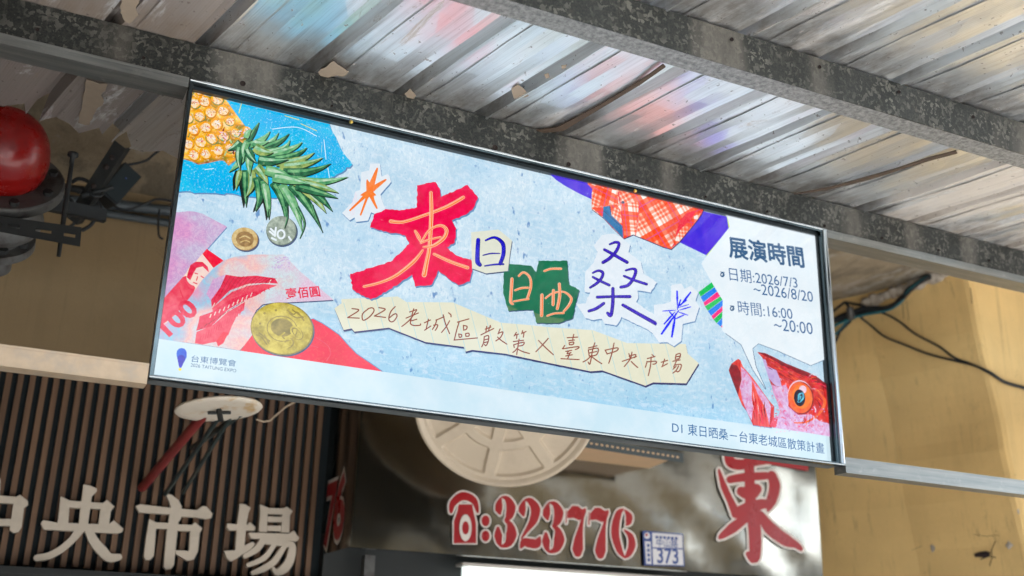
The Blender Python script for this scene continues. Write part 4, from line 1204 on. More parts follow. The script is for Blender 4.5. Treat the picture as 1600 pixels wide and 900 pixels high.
# -- big red torn card with the first title character
mb = MB()
rc = torn(D([(525, 88), (590, 72), (655, 65), (685, 110), (692, 170), (790, 128), (880, 85), (952, 170), (935, 215), (915, 260), (850, 300), (770, 335), (800, 390), (790, 490), (735, 525), (800, 580), (850, 600), (905, 610), (915, 690), (905, 720), (895, 765), (815, 790), (740, 740), (675, 685), (655, 735), (630, 785), (565, 795), (510, 800), (490, 715), (410, 770), (330, 820), (260, 862), (200, 890), (130, 860), (70, 820), (55, 710), (200, 668), (340, 625), (410, 560), (470, 500), (440, 440), (320, 418), (195, 385), (225, 290), (305, 255), (400, 265), (470, 255), (525, 240)]), 1.1, 3.5)
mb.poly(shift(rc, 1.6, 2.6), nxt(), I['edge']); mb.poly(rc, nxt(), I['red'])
def lined(pts, wide, fn, core='orange', halo='pale'):
    P = fn([(p[0], p[1], p[2] if len(p) > 2 else wide) for p in pts])
    mb.stroke(P, nxt(2e-5), I['pale'])
    mb.stroke([(p[0], p[1], p[2] * .72) for p in P], nxt(2e-5), I[core])
    mb.stroke([(p[0] - p[2] * .10, p[1] - p[2] * .12, p[2] * .16) for p in P[0:]], nxt(2e-5), I[halo])
for s_, w in [([(340, 341, 26), (430, 345, 20), (600, 290, 20), (740, 235, 24), (850, 173, 24)], 22), ([(622, 140, 24), (625, 300, 28), (612, 520, 26), (590, 640, 30), (575, 718, 34)], 28), ([(512, 410, 18), (535, 450, 26), (552, 488, 14)], 22),
              ([(552, 495, 14), (600, 415, 16), (650, 380, 16), (700, 372, 20), (732, 405, 26), (712, 460, 26), (640, 512, 22), (570, 522, 14)], 20), ([(556, 492, 14), (610, 470, 14), (690, 452, 14)], 14), ([(565, 545, 16), (500, 625, 26), (380, 720, 22), (270, 770, 18), (152, 800, 18)], 20), ([(645, 572, 20), (760, 625, 22), (880, 667, 24)], 22)]:
    lined(s_, w, D)
mb.build('title_character', screen)
# -- second title character on a cream card
mb = MB()
c2 = Cc([(778, 478), (860, 470), (932, 463), (1008, 525), (995, 610), (985, 696), (862, 710), (783, 682)])
mb.poly(shift(c2, 1, 2), nxt(), I['shadowline']); mb.poly(c2, nxt(), I['cardp'])
for s_ in [[(818, 522, 22), (814, 600, 24), (815, 645, 26), (828, 662, 20)], [(860, 524, 9), (910, 508, 14), (955, 540, 22), (960, 600, 22), (942, 655, 20)], [(845, 608, 5), (890, 598, 7), (940, 598, 4)], [(855, 668, 6), (910, 660, 9), (960, 658, 9)]]:
    mb.stroke(Cc(s_), nxt(2e-5), I['navy'], grow=.5); mb.stroke(shift(Cc(s_), -.3, -.2), nxt(2e-5), I['blue'], grow=-.6)
mb.build('title_character', screen)
# -- green torn card
mb = MB()
gc = torn(E_([(110, 155), (230, 162), (345, 175), (400, 242), (425, 120), (580, 122), (735, 118), (745, 250), (755, 375), (868, 437), (850, 500), (830, 570), (822, 600), (808, 680), (795, 740), (640, 798), (405, 795), (385, 720), (365, 650), (230, 655), (100, 665), (70, 560), (42, 460), (50, 240), (105, 235)]), .6, 3.5)
mb.poly(shift(gc, 1, 1.6), nxt(), I['shadowline']); mb.poly(gc, nxt(), I['green'])
mb.poly(E_([(372, 675), (480, 720), (600, 735), (700, 745), (700, 772), (640, 794), (408, 791), (388, 725)]), nxt(), I['olive'])
mb.poly(E_([(80, 600), (190, 640), (200, 652), (104, 662)]), nxt(), I['olive'])
for s_ in [[(138, 318, 36), (130, 450, 36), (124, 560, 36), (146, 588, 26)], [(212, 285, 24), (265, 246, 24), (330, 300, 28), (342, 400, 30), (305, 528, 30)], [(172, 440, 22), (240, 416, 24), (310, 412, 24)], [(158, 560, 20), (240, 545, 22), (318, 535, 22)], [(487, 232, 24), (560, 208, 24), (668, 207, 26)], [(462, 492, 36), (460, 600, 36), (458, 712, 36)],
           [(502, 525, 22), (580, 472, 22), (700, 458, 22), (778, 525, 30), (755, 600, 30), (698, 668, 24)], [(586, 442, 32), (582, 595, 34)], [(650, 372, 32), (654, 500, 34), (628, 638, 32)], [(520, 716, 22), (600, 690, 22), (698, 686, 22)]]:
    lined(s_, 30, E_)
mb.build('title_character', screen)
# -- white paper with the blue character, and the scribble star beside it
mb = MB()
wp = torn(F_([(190, 35), (270, 25), (345, 48), (362, 72), (400, 105), (388, 160), (430, 195), (480, 230), (500, 320), (550, 352), (600, 385), (552, 460), (455, 445), (460, 500), (445, 530), (520, 585), (615, 640), (620, 700), (566, 760), (500, 720), (430, 685), (335, 640), (320, 675), (296, 705), (210, 690), (190, 655), (130, 664), (70, 650), (0, 540), (70, 540), (105, 460), (65, 455), (65, 380), (72, 300), (130, 240), (160, 160), (132, 110)]), .7, 4)
mb.poly(shift(wp, 1.1, 2.0), nxt(), I['edge']); mb.poly(wp, nxt(), I['paper'])
for s_ in [[(250, 103, 10), (290, 88, 16), (318, 98, 18), (300, 150, 20), (250, 205, 22), (200, 237, 20)], [(210, 142, 16), (280, 180, 20), (378, 236, 20)], [(125, 314, 10), (165, 298, 14), (198, 312, 18), (190, 350, 18), (155, 390, 18), (105, 423, 12)], [(125, 345, 12), (175, 372, 16), (246, 405, 16)],
           [(368, 296, 10), (420, 284, 14), (442, 300, 20), (425, 355, 20), (385, 405, 20), (332, 420, 18)], [(355, 337, 12), (430, 368, 16), (522, 398, 16)], [(158, 494, 18), (270, 490, 16), (398, 490, 20)], [(273, 430, 20), (272, 540, 22), (258, 628, 22), (234, 612, 18)], [(95, 597, 16), (150, 578, 20), (205, 540, 18)], [(347, 552, 18), (470, 622, 22), (592, 690, 24)]]:
    mb.stroke(F_(s_), nxt(2e-5), I['navy'], grow=1.1); mb.stroke(shift(F_(s_), -.2, -.3), nxt(2e-5), I['viol'], grow=0.0)
mb.build('title_character', screen)
mb = MB()
sp = torn(F_([(705, 405), (780, 392), (802, 432), (850, 408), (905, 460), (885, 520), (912, 568), (880, 672), (790, 692), (785, 750), (780, 818), (725, 857), (675, 828), (615, 830), (565, 762), (600, 690), (578, 640), (575, 550), (640, 545), (702, 528)]), .3, 6)
mb.poly(shift(sp, 1, 1.8), nxt(), I['edge']); mb.poly(sp, nxt(), I['paper'])
for a, b, w in [((748, 445), (750, 560), 11), ((850, 455), (770, 560), 11), ((820, 515), (745, 570), 8), ((850, 565), (765, 590), 7), ((830, 628), (750, 600), 6), ((640, 597), (740, 590), 6), ((650, 695), (735, 600), 10), ((630, 770), (735, 620), 13), ((708, 792), (738, 610), 13), ((775, 510), (748, 590), 9), ((835, 548), (760, 570), 5), ((800, 625), (725, 660), 8), ((690, 600), (725, 640), 8), ((760, 590), (715, 660), 7)]:
    mb.stroke(F_([(*a, w * 1.0), ((a[0] + b[0]) / 2, (a[1] + b[1]) / 2, w * 1.5), (*b, 4)]), nxt(2e-5), I['bright'], cap=False)
mb.build('star_cutout', screen)

# -- violet card, checked shirt
mb = MB()
v1 = G([(-10, 85), (10, 112), (40, 140), (100, 180), (200, 235), (292, 277), (300, 150)])
v2 = G([(1040, 330), (1080, 362), (1240, 398), (1255, 490), (1100, 672), (905, 577)])
mb.poly(v1, nxt(), I['violet']); mb.build('violet_card_picture', screen)
mb = MB(); mb.poly(v2, nxt(), I['violet'])
mb.stroke(G([(1246, 395), (1258, 487), (1102, 670)]), nxt(2e-5), I['lime'], 2.0, smooth=False)
mb.build('violet_card_picture', screen)
mb = MB()
sh = G([(250, 150), (1080, 340), (1062, 380), (1030, 425), (990, 475), (905, 577), (850, 626), (790, 610), (720, 580), (600, 532), (582, 524), (516, 552), (440, 480), (370, 405), (290, 345), (290, 235), (296, 205)])
mb.poly(shift(sh, .6, 1.6), nxt(), I['navy']); mb.poly(sh, nxt(), I['plaid'])
mb.poly(G([(258, 168), (470, 215), (478, 310), (420, 318), (290, 333), (290, 235), (297, 205)]), nxt(), I['plaid2'])
mb.poly(G([(290, 335), (380, 325), (370, 402)]), nxt(), I['plaid3'])
mb.poly(G([(372, 328), (418, 322), (428, 388), (508, 465), (512, 548), (368, 402)]), nxt(), I['denim'])
mb.stroke(G([(375, 358), (510, 478)]), nxt(2e-5), I['shadowline'], 1.0); mb.stroke(G([(418, 322), (428, 388)]), nxt(2e-5), I['navy'], .8)
mb.poly(G([(428, 386), (450, 330), (490, 345), (508, 465)]), nxt(), I['plaid2'])
mb.poly(G([(500, 305), (560, 297), (628, 298), (615, 400), (600, 530), (582, 524), (518, 550)]), nxt(), I['plaid3'])
mb.stroke(G([(628, 298), (615, 400), (600, 530)]), nxt(2e-5), I['noter'], .9); mb.stroke(G([(495, 300), (516, 548)]), nxt(2e-5), I['noter'], 1.0)
mb.stroke(G([(478, 225), (490, 300)]), nxt(2e-5), I['noter'], 1.4)
mb.ell(G([(510, 298)])[0], 2.6, 2.2, nxt(), I['shadowline'], 12)
mb.poly(G([(880, 540), (905, 430), (960, 370), (1030, 355), (960, 460)]), nxt(), I['scarlet'])
mb.poly(G([(850, 622), (905, 500), (1000, 400), (1058, 372), (1030, 425), (905, 575)]), nxt(), I['plaid3'])
mb.build('shirt_picture', screen)

# -- striped cloth beside the bubble, speech bubble, fish
mb = MB()
L0, L1 = Hh([(45, 512)])[0], Hh([(182, 722)])[0]
R0, R1 = Hh([(122, 452)])[0], Hh([(200, 580)])[0]
cols = ['sgreen', 'sblue', 'spink', 'sgreen', 'sblue', 'spink', 'sgreen', 'sblue', 'spink']
lf = Hh([(43, 512), (55, 540), (72, 572), (80, 595), (98, 622), (118, 652), (130, 672), (150, 695), (175, 715), (185, 722)])
rt = Hh([(122, 452), (140, 480), (158, 505), (178, 532), (186, 556), (188, 590), (188, 620), (188, 655), (188, 690), (188, 722)])
for i in range(9):
    mb.poly([lf[i], rt[i], rt[i + 1], lf[i + 1]], nxt(2e-5), I[cols[i]])
    mb.stroke([lf[i + 1], rt[i + 1]], nxt(2e-5), I['white'], .7)
mb.build('striped_cloth_picture', screen)
mb = MB()
bub = Hh([(200, 60), (212, 72), (225, 130), (95, 295), (60, 345), (120, 455), (185, 560), (182, 650), (182, 736)]) + K([(468, 5), (565, 75), (600, 150), (640, 235), (722, 360), (690, 290), (660, 220), (645, 150), (637, 100), (675, 68), (800, 115), (1010, 208), (1105, 168)]) + [(1310, 556), (1300, 360), (1140, 330)]
mb.stroke(K([(468, 5), (565, 75), (600, 150), (640, 235), (722, 360), (690, 290), (660, 220), (645, 150), (637, 100), (675, 68), (800, 115), (1010, 208), (1105, 168)]), nxt(), I['slate'], 1.8, smooth=False)
mb.poly(bub, nxt(), I['white'])
mb.text('展演時間', Hh([(225, 296)])[0], Hh([(669, 359)])[0], nxt(), I['slate'], 0.028)
mb.text('日期:2026/7/3', Hh([(226, 437)])[0], Hh([(625, 487)])[0], nxt(), I['teal'], -0.002)
mb.text('~2026/8/20', Hh([(368, 520)])[0], Hh([(716, 570)])[0], nxt(), I['teal'], -0.002)
mb.text('時間:16:00', Hh([(278, 634)])[0], Hh([(596, 670)])[0], nxt(), I['teal'], -0.002)
mb.text('~20:00', Hh([(488, 732)])[0], Hh([(715, 760)])[0], nxt(), I['teal'], -0.002)
for (x, y_) in ((183, 410), (240, 608)):
    c = Hh([(x, y_)])[0]
    mb.ell(c, 3.6, 3.9, nxt(), I['slate'], 14); mb.ell((c[0] - .3, c[1] - .2), 1.6, 1.9, nxt(), I['white'], 10); mb.ell((c[0] + .8, c[1] + .6), 1.1, 1.2, nxt(), I['slate'], 10)
    mb.stroke([(c[0] - 3, c[1] - 4.4), (c[0] + 3, c[1] - 3.8)], nxt(2e-5), I['slate'], 1.2)
mb.build('speech_bubble', screen)
mb = MB()
jaw = K([(485, 240), (492, 218), (502, 198), (545, 166), (562, 178), (566, 192), (576, 216), (640, 290), (690, 360), (740, 430), (775, 470), (775, 560), (760, 606), (640, 590), (600, 500), (570, 460), (545, 400), (510, 310)])
mb.poly(shift(jaw, .3, 1.2), nxt(), I['edge']); mb.poly(jaw, nxt(), I['gill'])
mb.poly(K([(485, 240), (502, 198), (540, 210), (560, 250), (566, 300), (555, 345), (545, 400), (510, 310)]), nxt(), I['maroon'])
mb.poly(K([(562, 215), (600, 250), (634, 300), (632, 420), (640, 470), (632, 560), (604, 508), (572, 430), (556, 345), (568, 300)]), nxt(), I['fishp'])
mb.poly(K([(634, 300), (690, 368), (740, 436), (755, 470), (745, 590), (720, 480), (670, 390)]), nxt(), I['fishp'])
mb.stroke(K([(715, 440, 3), (712, 490, 10), (722, 540, 3)]), nxt(2e-5), I['maroon'])
mb.stroke(K([(668, 400, 3), (690, 480, 8), (700, 580, 10)]), nxt(2e-5), I['scarlet'])
head = K([(668, 122), (720, 130), (780, 158), (850, 195), (930, 228), (1000, 255), (1060, 288), (1125, 350), (1200, 400), (1200, 675), (1000, 640), (770, 606), (772, 570), (775, 540), (800, 530), (812, 505), (800, 460), (790, 430), (772, 390), (760, 340), (740, 290), (730, 250), (712, 190), (700, 160)])
mb.poly(head, nxt(), I['fishr'])
mb.poly(K([(668, 122), (720, 130), (850, 195), (1000, 255), (1060, 288), (1200, 400), (1200, 430), (1090, 350), (1020, 300), (940, 265), (850, 225), (760, 170)]), nxt(), I['maroon'])
mb.poly(K([(700, 165), (720, 172), (735, 215), (790, 240), (815, 300), (824, 345), (790, 342), (765, 320), (740, 290), (725, 240)]), nxt(), I['lav'])
mb.poly(K([(760, 330), (800, 348), (850, 330), (870, 380), (865, 470), (930, 525), (1010, 520), (1060, 560), (1140, 585), (1200, 600), (1200, 675), (1000, 640), (770, 606), (772, 570), (775, 540), (800, 530), (812, 505), (795, 440), (772, 390)]), nxt(), I['fishp'])
mb.poly(K([(750, 590), (770, 545), (800, 540), (790, 600), (770, 606)]), nxt(), I['noterl'])
mb.stroke(K([(905, 575, 8), (980, 570, 12), (1060, 520, 16), (1100, 440, 20), (1060, 380, 6)]), nxt(2e-5), I['eyeo'])
for q in range(70):
    x, y_ = rng.uniform(780, 1120), rng.uniform(470, 640)
    mb.stroke(K([(x, y_, 7), (x + rng.uniform(-16, 16), y_ + rng.uniform(-8, 8), 2)]), nxt(4e-6), I[rng.choice(['lav', 'noterl', 'pinkl', 'spink', 'lav'])])
for q in range(24):
    x, y_ = rng.uniform(740, 860), rng.uniform(290, 500)
    mb.stroke(K([(x, y_, 5), (x + rng.uniform(-6, 6), y_ + rng.uniform(-16, 16), 2)]), nxt(4e-6), I[rng.choice(['lav', 'noterl', 'pinkl'])])
for q in range(22):
    x = rng.uniform(800, 1100)
    mb.stroke(K([(x, 262 + (x - 800) * .36 - 30, 6), (x + 30, 262 + (x - 800) * .36 - 14, 1)]), nxt(4e-6), I[rng.choice(['noterl', 'scarlet', 'maroon'])])
for q in range(90):
    u = rng.random(); x = 720 + 420 * u; y0 = 150 + 190 * u
    d = rng.uniform(0, 60 + 120 * u)
    if x > 850 and y0 + d > 300: continue
    mb.stroke(K([(x, y0 + d, 1), (x + 14, y0 + d + 8, rng.uniform(3, 8)), (x + 34, y0 + d + 18, 1)]), nxt(4e-6), I[rng.choice(['maroon', 'scarlet', 'maroon', 'noterl', 'fishr', 'eyeo'])])
for q in range(40):
    a = rng.uniform(-1.2, 1.3); r0 = rng.uniform(1.08, 1.5)
    p = (942 + 84 * r0 * math.cos(a), 412 + 108 * r0 * math.sin(a))
    mb.stroke(K([(*p, 2), (p[0] + 22 * math.cos(a + .6), p[1] + 22 * math.sin(a + .6), rng.uniform(3, 9)), (p[0] + 44 * math.cos(a + .8), p[1] + 44 * math.sin(a + .8), 1)]), nxt(4e-6), I[rng.choice(['scarlet', 'noterl', 'pinkl', 'eyeo', 'maroon', 'scarlet'])])
for q in range(26):
    x = rng.uniform(636, 720); y_ = rng.uniform(400, 585)
    if x > 640 + (y_ - 330) * .45: continue
    mb.stroke(K([(x, y_ - 30, 1), (x + 3, y_, 4), (x + 8, y_ + 30, 1)]), nxt(4e-6), I[rng.choice(['maroon', 'noterl', 'scarlet', 'pinkl'])])
ec = K([(942, 412)])[0]
mb.ell((ec[0] + .5, ec[1]), 82 / 4.09, 110 / 4.09, nxt(), I['pinkl'], 40, -.15)
mb.ell((ec[0] + 1, ec[1] + 1), 82 / 4.09, 106 / 4.09, nxt(), I['maroon'], 40, -.15)
mb.ell((ec[0], ec[1] + .5), 78 / 4.09, 101 / 4.09, nxt(), I['eyeo'], 40, -.15)
mb.ell((ec[0] + 2, ec[1] - 1), 58 / 4.09, 78 / 4.09, nxt(), I['orange'], 40, -.15)
mb.ell((ec[0] + 4, ec[1] - 12), 24 / 4.09, 26 / 4.09, nxt(), I['pinkl'], 20, -.15)
mb.ell((ec[0] - 1, ec[1] + 1), 36 / 4.09, 54 / 4.09, nxt(), I['black'], 30, -.1)
for s_ in [[(930, 430, 8), (935, 395, 12), (958, 385, 8)], [(960, 390, 8), (962, 415, 12), (945, 440, 9)], [(925, 440, 5), (935, 445, 6)], [(945, 408, 10), (940, 425, 8)]]:
    mb.stroke(K(s_), nxt(2e-5), I['aqua'])
mb.build('fish_picture', screen)

# ------------------------------------------------------------------ slat cladding with the market's letters
YW = 2.2
sl = thing('slat_cladding', (0.3, 2.17, z(-0.3)), 'brown vertical slat cladding carrying the cream market letters', 'cladding')
zt0 = on_y(100, 566, 2.165)[2]
x0, x1 = -2.2, on_y(489, 800, 2.165)[0]
zb, zt = on_y(120, 886, 2.165)[2], zt0
mb = MB(); mb.box((x0, 2.172, zb - 0.02), (x1 + 0.05, 2.198, zt), M['darkback']); mb.build('backing', sl)
mb = MB()
x = x0
while x < x1:
    e = rng.uniform(0, 0.012)
    mb.box((x, 2.140, zb - e), (x + 0.0235 + rng.uniform(-.0006, .0006), 2.1715, zt - 0.002), M['slat'])
    x += 0.0485 + rng.uniform(-.0007, .0007)
mb.build('slats', sl)
mb = MB()
mb.box((x0, 2.02, zb - 0.9), (x1 + 0.04, 2.19, zb - 0.022), M['shutter'])
for i in range(12):
    mb.box((x0, 2.012, zb - 0.05 - i * 0.03), (x1 + 0.04, 2.0195, zb - 0.034 - i * 0.03), M['shutter'])
o = mb.build('shutter_box', None, (0, 2.02, zb - 0.9)); tag(o, 'dark roller shutter housing below the brown slat cladding', 'shutter box')

P7 = lambda pts: zm(0, 740, 5.625, pts)
P8 = lambda pts: zm(200, 760, 5.714, pts)
LETY = 2.105
def letter(name, fn, polys, strokes, label):
    m_ = MB(); y = LETY
    for p in polys:
        m_.poly(fn(p), y, M['letter'], 0.03); y -= 0.0003
    for s_ in strokes:
        m_.stroke(fn(s_), y, M['letter'], thick=0.03); y -= 0.0003
    vs = np.array(m_.v)
    o = m_.build(name, None, (float(vs[:, 0].mean()), LETY, float(vs[:, 2].min())))
    tag(o, label, 'sign letter', 'cream letters on the slat cladding')
letter('sign_letter', P7, [[(130, 212), (175, 185), (245, 240), (247, 272), (212, 300), (190, 470), (165, 510), (120, 522), (84, 495), (92, 450), (112, 300)]],
       [[(-200, 218, 62), (-40, 222, 62), (130, 234, 62)], [(-215, 415, 60), (-60, 425, 60), (100, 430, 60)], [(-30, 60, 72), (-55, 420, 75), (-80, 700, 76)], [(-205, 215, 66), (-235, 480, 66)]],
       'cream cut-out letter 中, half out of the frame at the left end of the row')
letter('sign_letter', P7, [[(535, 200), (615, 238), (600, 440), (505, 440), (520, 330)], [(600, 236), (722, 245), (718, 305), (600, 296)], [(735, 95), (790, 105), (850, 130), (852, 155), (830, 180), (808, 195), (770, 470), (690, 470), (715, 240)], [(790, 250), (905, 258), (940, 230), (1005, 290), (975, 330), (958, 450), (865, 450), (885, 312), (790, 305)],
                           [(365, 422), (385, 410), (500, 430), (955, 447), (1000, 410), (1085, 485), (1072, 515), (1030, 526), (700, 508), (385, 490), (360, 445)]],
       [[(705, 485, 85), (640, 575, 62), (530, 670, 60), (420, 725, 62), (325, 742, 58)], [(775, 485, 70), (825, 590, 84), (900, 680, 94), (962, 738, 80), (1045, 733, 58)]],
       'cream cut-out letter 央 with two sweeping legs, on the brown slats')
letter('sign_letter', P8, [[(335, 65), (390, 75), (450, 120), (480, 180), (474, 218), (388, 205), (370, 140)], [(70, 175), (110, 160), (370, 190), (620, 212), (665, 175), (702, 180), (755, 245), (745, 280), (690, 290), (620, 275), (480, 268), (370, 250), (100, 230)],
                           [(382, 190), (475, 200), (480, 280), (450, 320), (440, 420), (410, 700), (390, 735), (340, 745), (318, 720), (345, 420), (370, 260)], [(190, 290), (258, 325), (248, 400), (232, 620), (200, 655), (160, 655), (140, 630), (160, 470)], [(246, 322), (370, 325), (366, 380), (246, 375)],
                           [(445, 338), (570, 345), (600, 322), (665, 375), (640, 420), (625, 580), (590, 650), (530, 665), (430, 605), (425, 570), (545, 575), (557, 400), (445, 395)]], [],
       'cream cut-out letter 市 below the rusty white disc')
letter('sign_letter', P8, [[(1000, 155), (1050, 160), (1095, 190), (1075, 240), (1060, 330), (1040, 530), (958, 580), (975, 330)], [(890, 330), (985, 340), (1060, 345), (1090, 320), (1140, 365), (1130, 395), (905, 392), (880, 360)], [(860, 575), (960, 570), (1110, 495), (1140, 512), (1100, 560), (960, 650), (920, 670), (880, 640)],
                           [(1180, 160), (1250, 190), (1240, 410), (1168, 402), (1180, 250)], [(1250, 192), (1390, 196), (1420, 180), (1470, 220), (1445, 262), (1440, 412), (1368, 408), (1378, 250), (1250, 244)], [(1248, 268), (1375, 272), (1372, 318), (1248, 314)], [(1246, 350), (1368, 352), (1366, 402), (1244, 396)],
                           [(1085, 412), (1440, 422), (1482, 395), (1530, 460), (1510, 490), (1400, 482), (1100, 465), (1080, 430)]],
       [[(1215, 470, 60), (1150, 560, 58), (1048, 622, 40)], [(1240, 490, 50), (1420, 512, 56), (1468, 540, 64), (1450, 650, 76), (1400, 730, 80), (1335, 768, 64), (1290, 722, 16)], [(1300, 530, 46), (1215, 640, 48), (1075, 702, 40)], [(1392, 545, 46), (1305, 670, 58), (1205, 738, 56), (1118, 772, 40)]],
       'cream cut-out letter 場, rightmost and most intricate of the row')

# ------------------------------------------------------------------ stainless hood with painted phone number
YH = 1.7
HL, HR = on_y(552, 800, YH)[0], on_y(1279, 800, YH)[0]
hz0 = on_y(555, 855, YH)[2]; hz0r = on_y(1290, 905, YH)[2]
hz1 = z(0.62)
hood = thing('steel_hood', ((HL + HR) / 2, 1.95, hz0), 'polished steel stall hood with red phone number and large red character', 'hood')
mb = MB()
nx_, nz_ = 40, 14
g_ = [[(HL + (HR - HL) * i / nx_, YH + 0.004 * math.sin(i * .9 + j * .4) * math.sin(j * .7) * (0 < i < nx_), hz0 + (hz1 - hz0) * j / nz_) for i in range(nx_ + 1)] for j in range(nz_ + 1)]
mb.add([v for r_ in g_ for v in r_], [(j * (nx_ + 1) + i, j * (nx_ + 1) + i + 1, (j + 1) * (nx_ + 1) + i + 1, (j + 1) * (nx_ + 1) + i) for j in range(nz_) for i in range(nx_)], M['steel'], True)
mb.build('front_panel', hood)
mb = MB(); mb.box((HL - 0.004, YH + 0.002, hz0), (HL - 0.001, 2.19, hz1), M['steel']); mb.build('side_panel', hood)
mb = MB(); mb.box((HL, YH + 0.008, hz0 - 0.0), (HR, YH + 0.05, hz0 + 0.004), M['steel']); mb.box((HL, YH + 0.0505, hz0 + 0.12), (HR, 2.19, hz0 + 0.124), M['shutter']); mb.build('underside', hood)
T1 = lambda pts: zm(680, 755, 4.848, pts)
T2 = lambda pts: zm(1090, 700, 4.5, pts)
YV = YH - 0.008
def sticker(name, items, fn, grow):
    m_ = MB(); y = YV
    for kind, p in items:
        q = fn(p)
        if kind == 's': m_.stroke(q, y, M['whitevinyl'], grow=grow)
        else:
            m_.poly(q, y, M['whitevinyl']); y -= 2e-5
            m_.stroke(q, y, M['whitevinyl'], grow, smooth=False, closed=True)
        y -= 2e-5
    y -= 0.0006
    for kind, p in items:
        q = fn(p)
        if kind == 's': m_.stroke(q, y, M['redvinyl'])
        else: m_.poly(q, y, M['redvinyl'])
        y -= 2e-5
    return m_
three = [('s', [(502, 105, 10), (545, 118, 42), (574, 180, 74), (560, 250, 58), (530, 282, 14)]), ('s', [(530, 284, 14), (565, 312, 46), (578, 385, 84), (555, 455, 58), (500, 482, 12)]), ('s', [(496, 112, 14), (484, 160, 54), (482, 200, 56), (490, 230, 22)]), ('s', [(476, 340, 26), (478, 395, 62), (484, 445, 44), (500, 480, 12)])]
two = [('s', [(680, 125, 12), (720, 135, 50), (760, 195, 74), (745, 280, 62), (700, 350, 34), (652, 420, 10)]), ('s', [(676, 132, 14), (662, 180, 54), (660, 210, 54), (670, 245, 18)]), ('s', [(648, 492, 12), (675, 450, 66), (720, 455, 72), (768, 455, 76), (795, 405, 10)])]
seven = [('p', [(1000, 266), (1002, 215), (1038, 172), (1080, 172), (1112, 196), (1142, 188), (1145, 212), (1126, 268), (1088, 282), (1050, 264)]), ('s', [(1126, 230, 12), (1106, 320, 30), (1088, 420, 66), (1080, 495, 84), (1080, 530, 60)]), ('s', [(994, 205, 6), (992, 300, 10)])]
six = [('s', [(1425, 196, 14), (1392, 225, 48), (1368, 310, 60), (1366, 400, 62), (1396, 505, 50), (1432, 562, 14)]), ('s', [(1430, 352, 8), (1478, 400, 46), (1490, 470, 58), (1466, 535, 46), (1434, 566, 12)]), ('s', [(1438, 204, 14), (1468, 250, 54), (1464, 296, 48), (1446, 318, 12)])]
mv = lambda it, dx, dy: [(k_, shift(p, dx, dy)) for k_, p in it]
elp = lambda cx_, cy_, a, b: [(cx_ + a * math.cos(k_ * math.pi / 10), cy_ + b * math.sin(k_ * math.pi / 10)) for k_ in range(20)]
items = three + two + mv(three, 362, 42) + seven + mv(seven, 172, 14) + six + [('p', elp(382, 285, 31, 42)), ('p', elp(382, 400, 31, 42))]
items += [('s', [(120, 218, 24), (136, 150, 52), (208, 98, 66), (292, 130, 52), (322, 218, 20)]), ('p', [(178, 160), (280, 160), (290, 215), (310, 300), (310, 455), (140, 455), (142, 290), (168, 215)])]
m_ = sticker('phone_number', items, T1, 25 / 4.848)
for a, b, mt, dy in ((46, 102, 'whitevinyl', .0075), (26, 50, 'redvinyl', .0080)):
    m_.poly(T1(elp(230, 338, a, b)), YV - dy, M[mt])
m_.build('phone_number', hood)
dong = [('s', [(215, 40, 50), (235, 100, 62), (300, 118, 60), (400, 98, 50), (500, 92, 30)]), ('s', [(362, 40, 62), (365, 200, 56), (375, 400, 66), (400, 560, 74), (405, 700, 70), (398, 780, 56), (356, 745, 30)]), ('s', [(150, 155, 12), (185, 270, 38), (230, 370, 40), (268, 455, 54)]),
        ('s', [(228, 222, 44), (330, 205, 50), (480, 195, 44)]), ('s', [(520, 190, 50), (542, 270, 64), (520, 370, 62), (495, 440, 16)]), ('s', [(308, 305, 56), (370, 322, 80), (412, 290, 66)]), ('s', [(272, 460, 60), (350, 430, 80), (450, 395, 60), (510, 400, 40)]),
        ('s', [(335, 495, 50), (250, 560, 62), (172, 618, 36), (150, 638, 8)]), ('s', [(440, 465, 40), (510, 565, 74), (620, 648, 70), (690, 680, 40), (724, 708, 26)])]
dong = [(k_, [(p[0], p[1], p[2] * 1.18 + 3) for p in q_]) for k_, q_ in dong]
sticker('red_character', dong, T2, 30 / 4.5).build('red_character', hood)
mb = MB(); mb.poly([(1180, 712), (1263, 726), (1263, 736), (1180, 722)], YV - .001, M['redvinyl']); mb.build('red_band', hood)
# digits on the hood's side panel (x constant)
def on_x(px, py, x):
    d = ray(px, py); return CAM + d * ((x - CAM[0]) / d[0])
mb = MB()
q0 = [on_x(480 + a / 5, 720 + b / 5, HL - 0.006) for a, b in [(110, 420), (290, 300)]]
for i, ch in enumerate('76'):
    vs, fs, gx0, gx1 = glyphs(ch, 0.045)
    for gi, (off, mt, bold) in enumerate(((0.0, 'whitevinyl', 0.075), (0.0012, 'redvinyl', 0.03))):
        vs, fs, gx0, gx1 = glyphs(ch, bold)
        a = on_x(*[(505, 852), (519, 842)][i], HL - 0.006)
        kz = 0.40
        wy = [-0.165, -0.165][i]
        mb.add([(HL - 0.006 - off, a[1] + wy * (vx - gx0) / (gx1 - gx0), a[2] + vy * kz) for vx, vy in vs], [tuple(reversed(f)) for f in fs], M[mt])
mb.build('side_number', hood)

